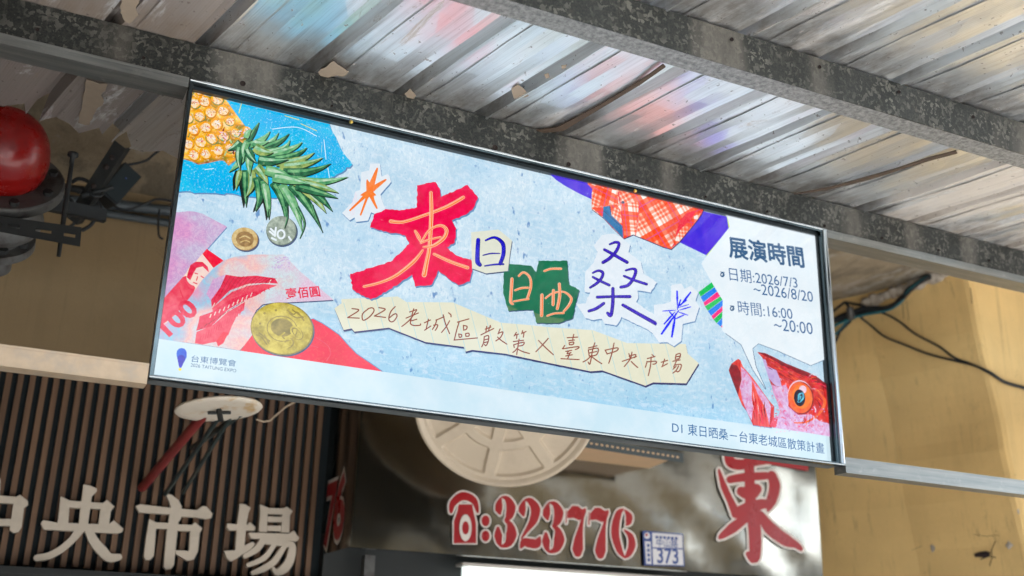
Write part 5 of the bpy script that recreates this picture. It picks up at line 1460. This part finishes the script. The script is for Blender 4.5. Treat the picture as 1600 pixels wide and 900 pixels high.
pl = thing('house_number_plate', on_y(1037, 885, YH - .012), 'small blue and white enamel house number plate 373 on the steel hood', 'number plate')
T3 = lambda pts: zm(900, 640, 3.4625, pts)
mb = MB(); mb.poly(T3([(362, 655), (578, 672), (588, 848), (370, 842)]), YH - .014, M['plate_b'], .004); mb.build('plate', pl)
mb = MB()
mb.poly(T3([(412, 666), (574, 678), (577, 750), (414, 745)]), YH - .0145, M['plate_w']); mb.poly(T3([(414, 752), (577, 757), (582, 842), (418, 838)]), YH - .0145, M['plate_w']); mb.poly(T3([(372, 712), (404, 714), (408, 836), (380, 834)]), YH - .0145, M['plate_w'])
mb.ell(T3([(385, 682)])[0], 4.5, 5, YH - .0145, M['plate_w']); mb.ell(T3([(382, 678)])[0], 2, 2.4, YH - .0148, M['redvinyl'])
mb.build('white_field', pl)
mb = MB()
mb.text('373', T3([(440, 828)])[0], T3([(556, 834)])[0], YH - .015, M['plate_b'], .02, 1.15)
mb.build('house_number', pl)
mb = MB()
mb.text('中山路', T3([(436, 738)])[0], T3([(552, 744)])[0], YH - .015, M['plate_b'], .01)
mb.build('street_name', pl)
mb = MB()
for i in range(6):
    mb.poly(T3([(430 + i * 21, 682 + i * 1.4), (445 + i * 21, 683 + i * 1.4), (445 + i * 21, 698 + i * 1.4), (430 + i * 21, 697 + i * 1.4)]), YH - .015, M['plate_b'])
mb.build('small_print', pl)
mb = MB()
for i in range(4):
    mb.poly(T3([(384 + i, 726 + i * 26), (398 + i, 727 + i * 26), (398 + i, 744 + i * 26), (384 + i, 743 + i * 26)]), YH - .015, M['plate_b'])
mb.build('small_print', pl)

# lamp and stall front under the hood
lp = thing('tube_lamp', on_y(880, 893, 1.95), 'bright white tube lamp under the steel hood at the bottom edge', 'lamp')
a, b = on_y(728, 884, 1.95), on_y(1035, 898, 1.95)
sf = thing('stall_dark_board', ((HL + HR) / 2, 2.1, 0), 'dark board standing in for the shaded stall interior under the steel hood', 'shutter')
mb = MB(); mb.box((x1 + .05, 2.1, 0), (HR + .3, 2.199, hz0 + .10), M['shutter']); mb.build('dark_board', sf)  # dark board put in for the shade of the stall interior
mb = MB(); mb.box((HL + .16, 1.98, 0), (HL + .21, 2.03, hz0 - .002), M['grey_iron']); mb.build('post', sf)
mb = MB(); mb.box((a[0], 1.92, a[2] - .05), (b[0] + .1, 2.0, a[2] - 0.004), M['lamp']); mb.build('diffuser', lp)
mb = MB(); mb.box((a[0] - .03, 1.915, a[2] - 0.003), (b[0] + .13, 2.005, a[2] + 0.012), M['whitevinyl']); mb.build('housing', lp)

# ------------------------------------------------------------------ round plastic lid in front of the hood
P0 = Vector(on_y(791, 630, 1.2))
right = Vector((1, 0, 0)).normalized()
lid = thing('tank_lid', P0, 'large round cream plastic lid with moulded panels, half hidden below the sign', 'lid')
vdir = (Vector(CAM) - P0).normalized()
nrm = (vdir + Vector((0, 0, -0.50))).normalized()
xax = Vector((1, 0, 0)); xax = (xax - nrm * xax.dot(nrm)).normalized(); yax = nrm.cross(xax)
LM = Matrix((xax, yax, nrm)).transposed().to_4x4(); LM.translation = P0
RL = 0.402
mb = MB()
mb.lathe([(0, -0.03), (RL * .97, -0.03), (RL, -0.015), (RL, 0.008), (RL * .985, 0.016), (RL * .955, 0.014), (RL * .93, 0.002), (RL * .92, 0.0)], M['plastic'], 72, LM)
# face with sunken sector panels, as a polar grid with heights
def hgt(r_, th):
    t_ = (th / (2 * math.pi) * 8 + 0.0) % 1.0
    def sm(e0, e1, v):
        k_ = min(1, max(0, (v - e0) / (e1 - e0))); return k_ * k_ * (3 - 2 * k_)
    h = 0
    arc_o = min(t_, 1 - t_) * 2 * math.pi / 8 * r_
    a_ = sm(0.024, 0.031, arc_o) * sm(.56 * RL, .585 * RL, r_) * (1 - sm(.865 * RL, .885 * RL, r_))
    h -= 0.016 * a_
    b_ = sm(0.024, 0.031, arc_o) * sm(.19 * RL, .21 * RL, r_) * (1 - sm(.44 * RL, .465 * RL, r_))
    h -= 0.014 * b_
    return h
nr, nt_ = 90, 400
vs, fs = [], []
for i in range(nr + 1):
    r_ = RL * .92 * i / nr
    for j in range(nt_):
        th = 2 * math.pi * j / nt_
        vs.append(LM @ Vector((r_ * math.cos(th + .08), r_ * math.sin(th + .08), hgt(r_, th))))
for i in range(nr):
    for j in range(nt_):
        fs.append((i * nt_ + j, (i + 1) * nt_ + j, (i + 1) * nt_ + (j + 1) % nt_, i * nt_ + (j + 1) % nt_))
mb.add(vs, fs, M['plastic'], True)
mb.build('lid', lid)
mb = MB(); mb.bar(P0 - nrm * .03, P0 + Vector((0, .5, .15)), .03, .03, M['dark_iron']); mb.build('bracket', lid)

# shelf of slotted angle with a tan board behind the sign's lower edge
SZ = z(0.27)
q = [Vector(on_z(*p, SZ)) for p in [(1052, 716), (972, 750), (822, 735), (890, 690)]]
shf = thing('hanging_shelf', (q[0] + q[2]) / 2, 'small shelf of slotted angle steel with tan board, below the sign beside the lid', 'shelf')
mb = MB(); mb.add(q + [v + Vector((0, 0, .012)) for v in q], [(0, 1, 2, 3), (7, 6, 5, 4), (0, 4, 5, 1), (1, 5, 6, 2), (2, 6, 7, 3), (3, 7, 4, 0)], M['board']); mb.build('board', shf)
for a_, b_ in ((q[0] + Vector((.05, 0, 0)), q[3]), (q[1], q[2])):
    mb = MB(); mb.bar(a_ + Vector((0, -.01, .004)), b_ + Vector((0, -.01, .004)), .004, .045, M['slotted'])
    L_ = (b_ - a_); n_ = int(L_.length / .03)
    for i in range(1, n_):
        c = a_ + L_ * (i / n_) + Vector((0, -.0135, .004))
        mb.bar(c, c + L_.normalized() * .014, .002, .009, M['board'])
    mb.build('angle_bar', shf)

# ------------------------------------------------------------------ rusty white disc on arms
DC = Vector(on_y(342, 641, 1.2))
dsc = thing('round_disc', DC, 'rust-speckled white round disc on a red arm in front of the slats', 'disc')
tilt = Matrix.Translation(DC) @ Matrix.Rotation(math.radians(-5), 4, 'X') @ Matrix.Rotation(math.radians(-7), 4, 'Y')
mb = MB(); mb.lathe([(0, 0), (0.13, -0.002), (0.160, 0.0), (0.164, 0.004), (0.160, 0.010), (0.1, 0.014), (0, 0.016)], M['disc'], 56, tilt); mb.build('plate', dsc)
mb = MB()
mb.tube([tilt @ Vector((-.005, -.02, -.004)), tilt @ Vector((0, -.03, -.05))], .011, M['dark_iron'])
mb.tube([tilt @ Vector((-.04, .01, -.008)), tilt @ Vector((.045, .0, -.010))], .006, M['dark_iron'])
mb.ell((336, 634), 1, 1, 1.1, M['dark_iron']) if False else None
mb.build('hook', dsc)
ends = []
mb = MB(); e = Vector(on_y(222, 762, 2.13)); mb.tube([DC + Vector((-.03, .08, .01)), e], .020, M['redrod'], 12); mb.build('arm', dsc)
for (px, py, s0, r_) in ((258, 772, .03, .010), (286, 770, .07, .009), (300, 700, .10, .013)):
    mb = MB(); e = Vector(on_y(px, py, 2.10)); mb.tube([DC + Vector((s0, .08, .014)), e], r_, M['greyrod'], 10); mb.build('stay_rod', dsc)
mb = MB()
mb.tube([Vector(on_y(px, py, 1.6)) for px, py in [(400, 655), (412, 659), (422, 657), (432, 648), (446, 636), (462, 627)]], .004, M['whitewire'], 8)
o = mb.build('loose_wire', None, tuple(on_y(420, 657, 1.6))); tag(o, 'thin beige wire curling up beside the rusty disc', 'wire')

# ------------------------------------------------------------------ red fire-pipe fitting at the left edge
PC = Vector(on_y(1, 280, 1.0))
px_m = 1 / np.linalg.norm(np.array(on_y(1, 275, 1.0)) - np.array(on_y(0, 275, 1.0)))
def rp(pix): return pix / px_m
fit = thing('pipe_fitting', PC, 'red domed fire pipe fitting with grey bolted flanges at the left edge', 'pipe fitting')
tl = Matrix.Translation(PC) @ Matrix.Rotation(math.radians(55), 4, 'X') @ Matrix.Rotation(math.radians(-3), 4, 'Y')
mb = MB()
prof = [(rp(62), rp(6))] + [(rp(66), rp(12)), (rp(70), rp(22)), (rp(72), rp(30)), (rp(71.5), rp(34)), (rp(74), rp(38)), (rp(75), rp(50)), (rp(74), rp(60))] + [(rp(74) * math.cos(k_ * math.pi / 24), rp(60) + rp(74) * math.sin(k_ * math.pi / 24)) for k_ in range(1, 13)]
mb.lathe(prof, M['redpaint'], 56, tl); mb.build('red_dome', fit)
mb = MB(); mb.lathe([(0, rp(-14)), (rp(100), rp(-14)), (rp(103), rp(-11)), (rp(103), rp(4)), (rp(100), rp(7)), (rp(50), rp(7))], M['grey_iron'], 56, tl, False); mb.build('flange', fit)
mb = MB(); mb.lathe([(rp(66), rp(-14)), (rp(64), rp(-30)), (rp(72), rp(-60)), (rp(76), rp(-80)), (rp(70), rp(-95)), (rp(46), rp(-100)), (rp(46), rp(-122))], M['grey_iron'], 48, tl); mb.build('pipe_body', fit)
mb = MB(); mb.lathe([(rp(30), rp(-120)), (rp(66), rp(-120)), (rp(66), rp(-136)), (rp(34), rp(-136)), (rp(30), rp(-190)), (0, rp(-190))], M['grey_iron'], 48, tl, False); mb.build('flange', fit)
for i in range(8):
    a = i * math.pi / 4 + .35
    mb = MB(); c = tl @ Vector((rp(52) * math.cos(a), rp(52) * math.sin(a), rp(-119)))
    mb.lathe([(rp(8), rp(-2)), (rp(8), rp(8)), (0, rp(8))], M['dark_iron'], 6, Matrix.Translation(c) @ tl.to_3x3().to_4x4(), False); mb.build('bolt', fit)
    mb = MB(); c = tl @ Vector((rp(86) * math.cos(a), rp(86) * math.sin(a), rp(6)))
    mb.lathe([(rp(8), rp(-2)), (rp(8), rp(8)), (0, rp(8))], M['dark_iron'], 6, Matrix.Translation(c) @ tl.to_3x3().to_4x4(), False); mb.build('bolt', fit)

BY = 0.86
br = thing('slotted_bracket', on_y(60, 385, BY), 'dark slotted steel bracket crossing in front of the red pipe fitting', 'bracket')
V3 = lambda pts: zm(0, 230, 3.914, pts)
mb = MB()
def quad_with_slots(top, botm, slots):
    # strip split around slots
    xs = sorted(set([0, 1] + [s_ for sl_ in slots for s_ in sl_]))
    def P(u, v):
        t_ = (top[0][0] + (top[1][0] - top[0][0]) * u, top[0][1] + (top[1][1] - top[0][1]) * u)
        b2 = (botm[0][0] + (botm[1][0] - botm[0][0]) * u, botm[0][1] + (botm[1][1] - botm[0][1]) * u)
        return (t_[0] + (b2[0] - t_[0]) * v, t_[1] + (b2[1] - t_[1]) * v)
    for a_, b_ in zip(xs, xs[1:]):
        op = any(abs(a_ - s_[0]) < 1e-6 for s_ in slots)
        for v0, v1 in (((0, .42), (.60, 1)) if op else ((0, 1),)):
            mb.poly([P(a_, v0), P(b_, v0), P(b_, v1), P(a_, v1)], BY, M['dark_iron'], .004)
quad_with_slots(V3([(-200, 392), (500, 490)]), V3([(-200, 480), (490, 606)]), [(.05, .14), (.20, .30), (.36, .46), (.60, .74), (.83, .95)])
mb.build('plate', br)
mb = MB(); a = on_y(-50, 338, BY); b = on_y(*V3([(500, 490)])[0], BY)
mb.bar(Vector(a) + Vector((0, .03, -.002)), Vector(b) + Vector((0, .03, -.002)), .055, .003, M['dark_iron']); mb.build('top_flange', br)
rod = thing('threaded_rod', on_y(92, 400, BY + .03), 'dark hanging rod passing through the slotted bracket', 'rod')
mb = MB(); mb.tube([Vector(on_y(*p, BY + .03)) for p in V3([(445, 60), (400, 360), (358, 668)])], [rp(3.4), rp(4.6), rp(3.4)], M['dark_iron'], 10); mb.build('shaft', rod)
mb = MB(); c = Vector(on_y(*V3([(445, 55)])[0], BY + .03)); mb.lathe([(0, .02), (rp(9), .012), (rp(9), 0), (rp(4), -.006), (rp(4), -.03)], M['dark_iron'], 14, Matrix.Translation(c)); mb.build('anchor', rod)
an = thing('angle_brace', on_y(160, 290, 1.35), 'dark rusty diagonal steel brace bolted up to the rough soffit', 'brace')
a, b = Vector(on_y(188, 226, 1.25)), Vector(on_y(112, 345, 1.5))
mb = MB(); mb.bar(a, b, .055, .006, M['dark_iron'], (0, -1, .3)); mb.bar(a + Vector((.03, .02, 0)), b + Vector((.03, .02, 0)), .006, .05, M['dark_iron'], (0, -1, .3))
mb.build('angle_bar', an)
for u in (.18, .30, .55):
    mb = MB(); c = a.lerp(b, u) + Vector((0, -.012, 0)); mb.lathe([(0, -.008), (.010, -.006), (.012, .002)], M['hole'], 10, Matrix.Translation(c) @ Matrix.Rotation(-math.pi / 2, 4, 'X')); mb.build('bolt', an)
bx = thing('black_box', on_y(185, 300, 1.55), 'small black equipment box hanging behind the diagonal brace', 'equipment box')
mb = MB(); m4 = Matrix.Translation(Vector(on_y(182, 290, 1.55))) @ Matrix.Rotation(.5, 4, 'Y') @ Matrix.Rotation(.3, 4, 'Z')
mb.box((-.045, -.05, -.085), (.045, .06, .085), M['black'], m4); mb.box((-.040, -.056, -.078), (.040, -.0505, .078), M['darkback'], m4); mb.build('case', bx)
mb = MB(); mb.lathe([(0, -.003), (.003, -.002), (.004, 0)], M['plate_b'], 8, m4 @ Matrix.Translation((.0, -.058, .03)) @ Matrix.Rotation(-math.pi / 2, 4, 'X')); mb.build('indicator', bx)
cl_ = thing('pipe_clamp', on_y(150, 372, 1.5), 'dark pipe clamp and bolts gripping the diagonal brace', 'clamp')
for k_, (px, py, rr) in enumerate(((150, 300, 12), (128, 330, 13))):
    mb = MB(); c = Vector(on_y(px, py, 1.38 + .05 * k_))
    mb.tube([c + Vector((rp(rr) * math.cos(a_ * math.pi / 10), rp(rr) * .5 * math.sin(a_ * math.pi / 10), rp(rr) * math.sin(a_ * math.pi / 10))) for a_ in range(21)], .007, M['dark_iron'], 8)
    mb.build('ring', cl_)
    mb = MB(); mb.tube([c + Vector((-.05, 0, -.03)), c + Vector((.06, 0, .035))], .009, M['dark_iron'], 8); mb.build('bolt', cl_)
mb = MB(); mb.bar(Vector(on_y(70, 318, 1.3)), Vector(on_y(165, 338, 1.35)), .03, .05, M['dark_iron']); mb.build('arm', cl_)
def conduit(a, b, r_, label, m='conduit', y=2.15):
    A_, B2 = Vector(on_y(*a, y)), Vector(on_y(*b, y))
    d = (B2 - A_); A_ -= d * 1.2; B2 += d * 1.0
    m_ = MB(); m_.tube([A_, A_.lerp(B2, .5) + Vector((0, 0, .002)), B2], r_, M[m], 14)
    for u in (.3, .52, .72):
        c = A_.lerp(B2, u); m_.tube([c - d.normalized() * .012, c + d.normalized() * .012], r_ * 1.18, M[m], 14)
    o = m_.build('wall_conduit', None, tuple(A_)); tag(o, label, 'conduit', 'conduits along the shaded plaster wall')
conduit((60, 308), (268, 330), .026, 'thicker grey conduit along the shaded wall, left of the sign')
conduit((60, 318), (262, 349), .019, 'thinner grey conduit, lowest on the shaded wall left of the sign')
conduit((60, 250), (270, 292), .010, 'thin black pipe just under the rough soffit, left of the sign', 'black')
def wire(name, pts, y, r_, m, label, cat='cable', group=None):
    P = [np.array(wallpt(p[0], p[1], p[2] * 3.75 if len(p) > 2 else .02) if y is None else on_y(p[0], p[1], p[2] if len(p) > 2 else y)) for p in pts]
    Q = []
    n = len(P)
    for i in range(n - 1):
        p0, p1, p2, p3 = P[max(i - 1, 0)], P[i], P[i + 1], P[min(i + 2, n - 1)]
        for k_ in range(6):
            t_ = k_ / 6
            Q.append(0.5 * (2 * p1 + (p2 - p0) * t_ + (2 * p0 - 5 * p1 + 4 * p2 - p3) * t_ ** 2 + (3 * p1 - p0 - 3 * p2 + p3) * t_ ** 3))
    Q.append(P[-1])
    m_ = MB(); m_.tube(Q, r_, M[m], 8)
    o = m_.build(name, None, tuple(float(c) for c in P[0]))
    tag(o, label, cat, group)
wire('thin_cable', V3([(785, 108), (850, 95), (900, 78), (940, 45), (1000, 0)]), 1.3, .005, 'black', 'thin black cable zigzagging across the rough soffit left of the sign')
wire('thin_cable', V3([(690, 355), (740, 380), (800, 378), (900, 340), (965, 318), (1060, 330)]), 2.0, .006, 'black', 'thin black cable drooping over the grey conduits')
wire('thin_cable', V3([(975, 380), (968, 460), (972, 540), (998, 562)]), 2.0, .005, 'black', 'short black cable end hanging below the conduits beside the sign')
conduit((60, 286), (120, 296), .016, 'short dark pipe behind the hanging rod, under the soffit', 'dark_iron', 1.7)
wire('thin_cable', V3([(330, 330), (380, 300), (440, 330), (470, 420), (450, 470), (400, 500)]), 1.6, .007, 'black', 'black cable sagging between the hanging rod and the brace')
wire('thin_cable', V3([(600, 330), (620, 370), (615, 430), (580, 445), (560, 420)]), 1.55, .006, 'black', 'small black cable loop beneath the equipment box')
wire('thin_cable', V3([(440, 215), (480, 192), (530, 205), (560, 240), (600, 380), (560, 470), (500, 510)]), 1.5, .008, 'black', 'black cable looping round the diagonal brace')

# ------------------------------------------------------------------ cables on the right column
W6 = lambda pts: zm(1280, 380, 3.75, pts)
cb = thing('cable_bundle', on_y(1330, 490, 1.3), 'thick tied bundle of black and teal cables where the column meets the soffit', 'cable bundle')
base = [(40, 470), (150, 425), (260, 395), (400, 380), (480, 330), (540, 262), (640, 195)]
for i in range(11):
    j = [(rng.uniform(-16, 16), rng.uniform(-17, 17)) for _ in base]
    if i in (3,): j = [(0, 40), (-10, 35), (0, 25), (0, 12), (0, 12), (0, 5), (0, 0)]
    P = W6([(p[0] + a_[0], p[1] + a_[1] * (.4 if k_ > 4 else 1)) for k_, (p, a_) in enumerate(zip(base, j))])
    m_ = MB(); Q = [Vector(wallpt(*p, .05 + .012 * (i % 4))) for k_, p in enumerate(P)]
    R2 = []
    for k_ in range(len(Q) - 1):
        p0, p1, p2, p3 = Q[max(k_ - 1, 0)], Q[k_], Q[k_ + 1], Q[min(k_ + 2, len(Q) - 1)]
        for t6 in range(5):
            t_ = t6 / 5; R2.append(0.5 * (2 * p1 + (p2 - p0) * t_ + (2 * p0 - 5 * p1 + 4 * p2 - p3) * t_ ** 2 + (3 * p1 - p0 - 3 * p2 + p3) * t_ ** 3))
    R2.append(Q[-1])
    m_.tube(R2, .0085 if i else .012, M['tealcab'] if i == 3 else M['black'], 8); m_.build('cable_strand', cb)
for k_, pts in enumerate(([(60, 560), (110, 520), (170, 455), (190, 420)], [(90, 590), (120, 520), (180, 460), (200, 430)], [(80, 400), (150, 345), (250, 365), (330, 400)], [(150, 345), (185, 385), (195, 440)])):
    m_ = MB(); m_.tube([Vector(wallpt(*p, .07)) for p in W6(pts)], .008, M['tealcab'] if k_ == 0 else M['black'], 8); m_.build('cable_strand', cb)
m_ = MB(); m_.tube([Vector(wallpt(*p, .09)) for p in W6([(178, 380), (184, 415), (188, 448)])], .022, M['grey_iron'], 10); m_.build('cable_tie', cb)
wire('drooping_cable', W6([(330, 395, .06), (400, 420, .05), (470, 460, .05), (560, 530, .04), (700, 605, .03), (790, 670, .02), (900, 712, .016), (1000, 755, .02), (1090, 812, .02), (1210, 848, .02), (1400, 905, .02)]), None, .0065, 'black', 'black cable on the column, upper of the two that droop from the bundle', group='cables drooping across the column')
wire('drooping_cable', W6([(230, 425, .08), (300, 480, .06), (380, 545, .05), (500, 595, .04), (640, 650, .03), (800, 690, .025), (910, 718, .03), (1010, 768, .03), (1090, 818, .03), (1210, 854, .03), (1400, 915, .03)]), None, .0065, 'black', 'black cable on the column, lower of the two that droop from the bundle', group='cables drooping across the column')
mb = MB()
for q in range(13):
    px, py = 1356 + q * 10, 470 - q * 3.9
    c = Vector(wallpt(px, py + 3, .01)); rr = rng.uniform(.03, .045)
    mb.lathe([(0, -rr * .7), (rr * .8, -rr * .5), (rr, 0), (rr * .8, rr * .5), (0, rr * .7)], M['caulk'], 9, Matrix.Translation(c) @ Matrix.Rotation(q, 4, 'Y'))
mb.build('mortar_fillet', col)
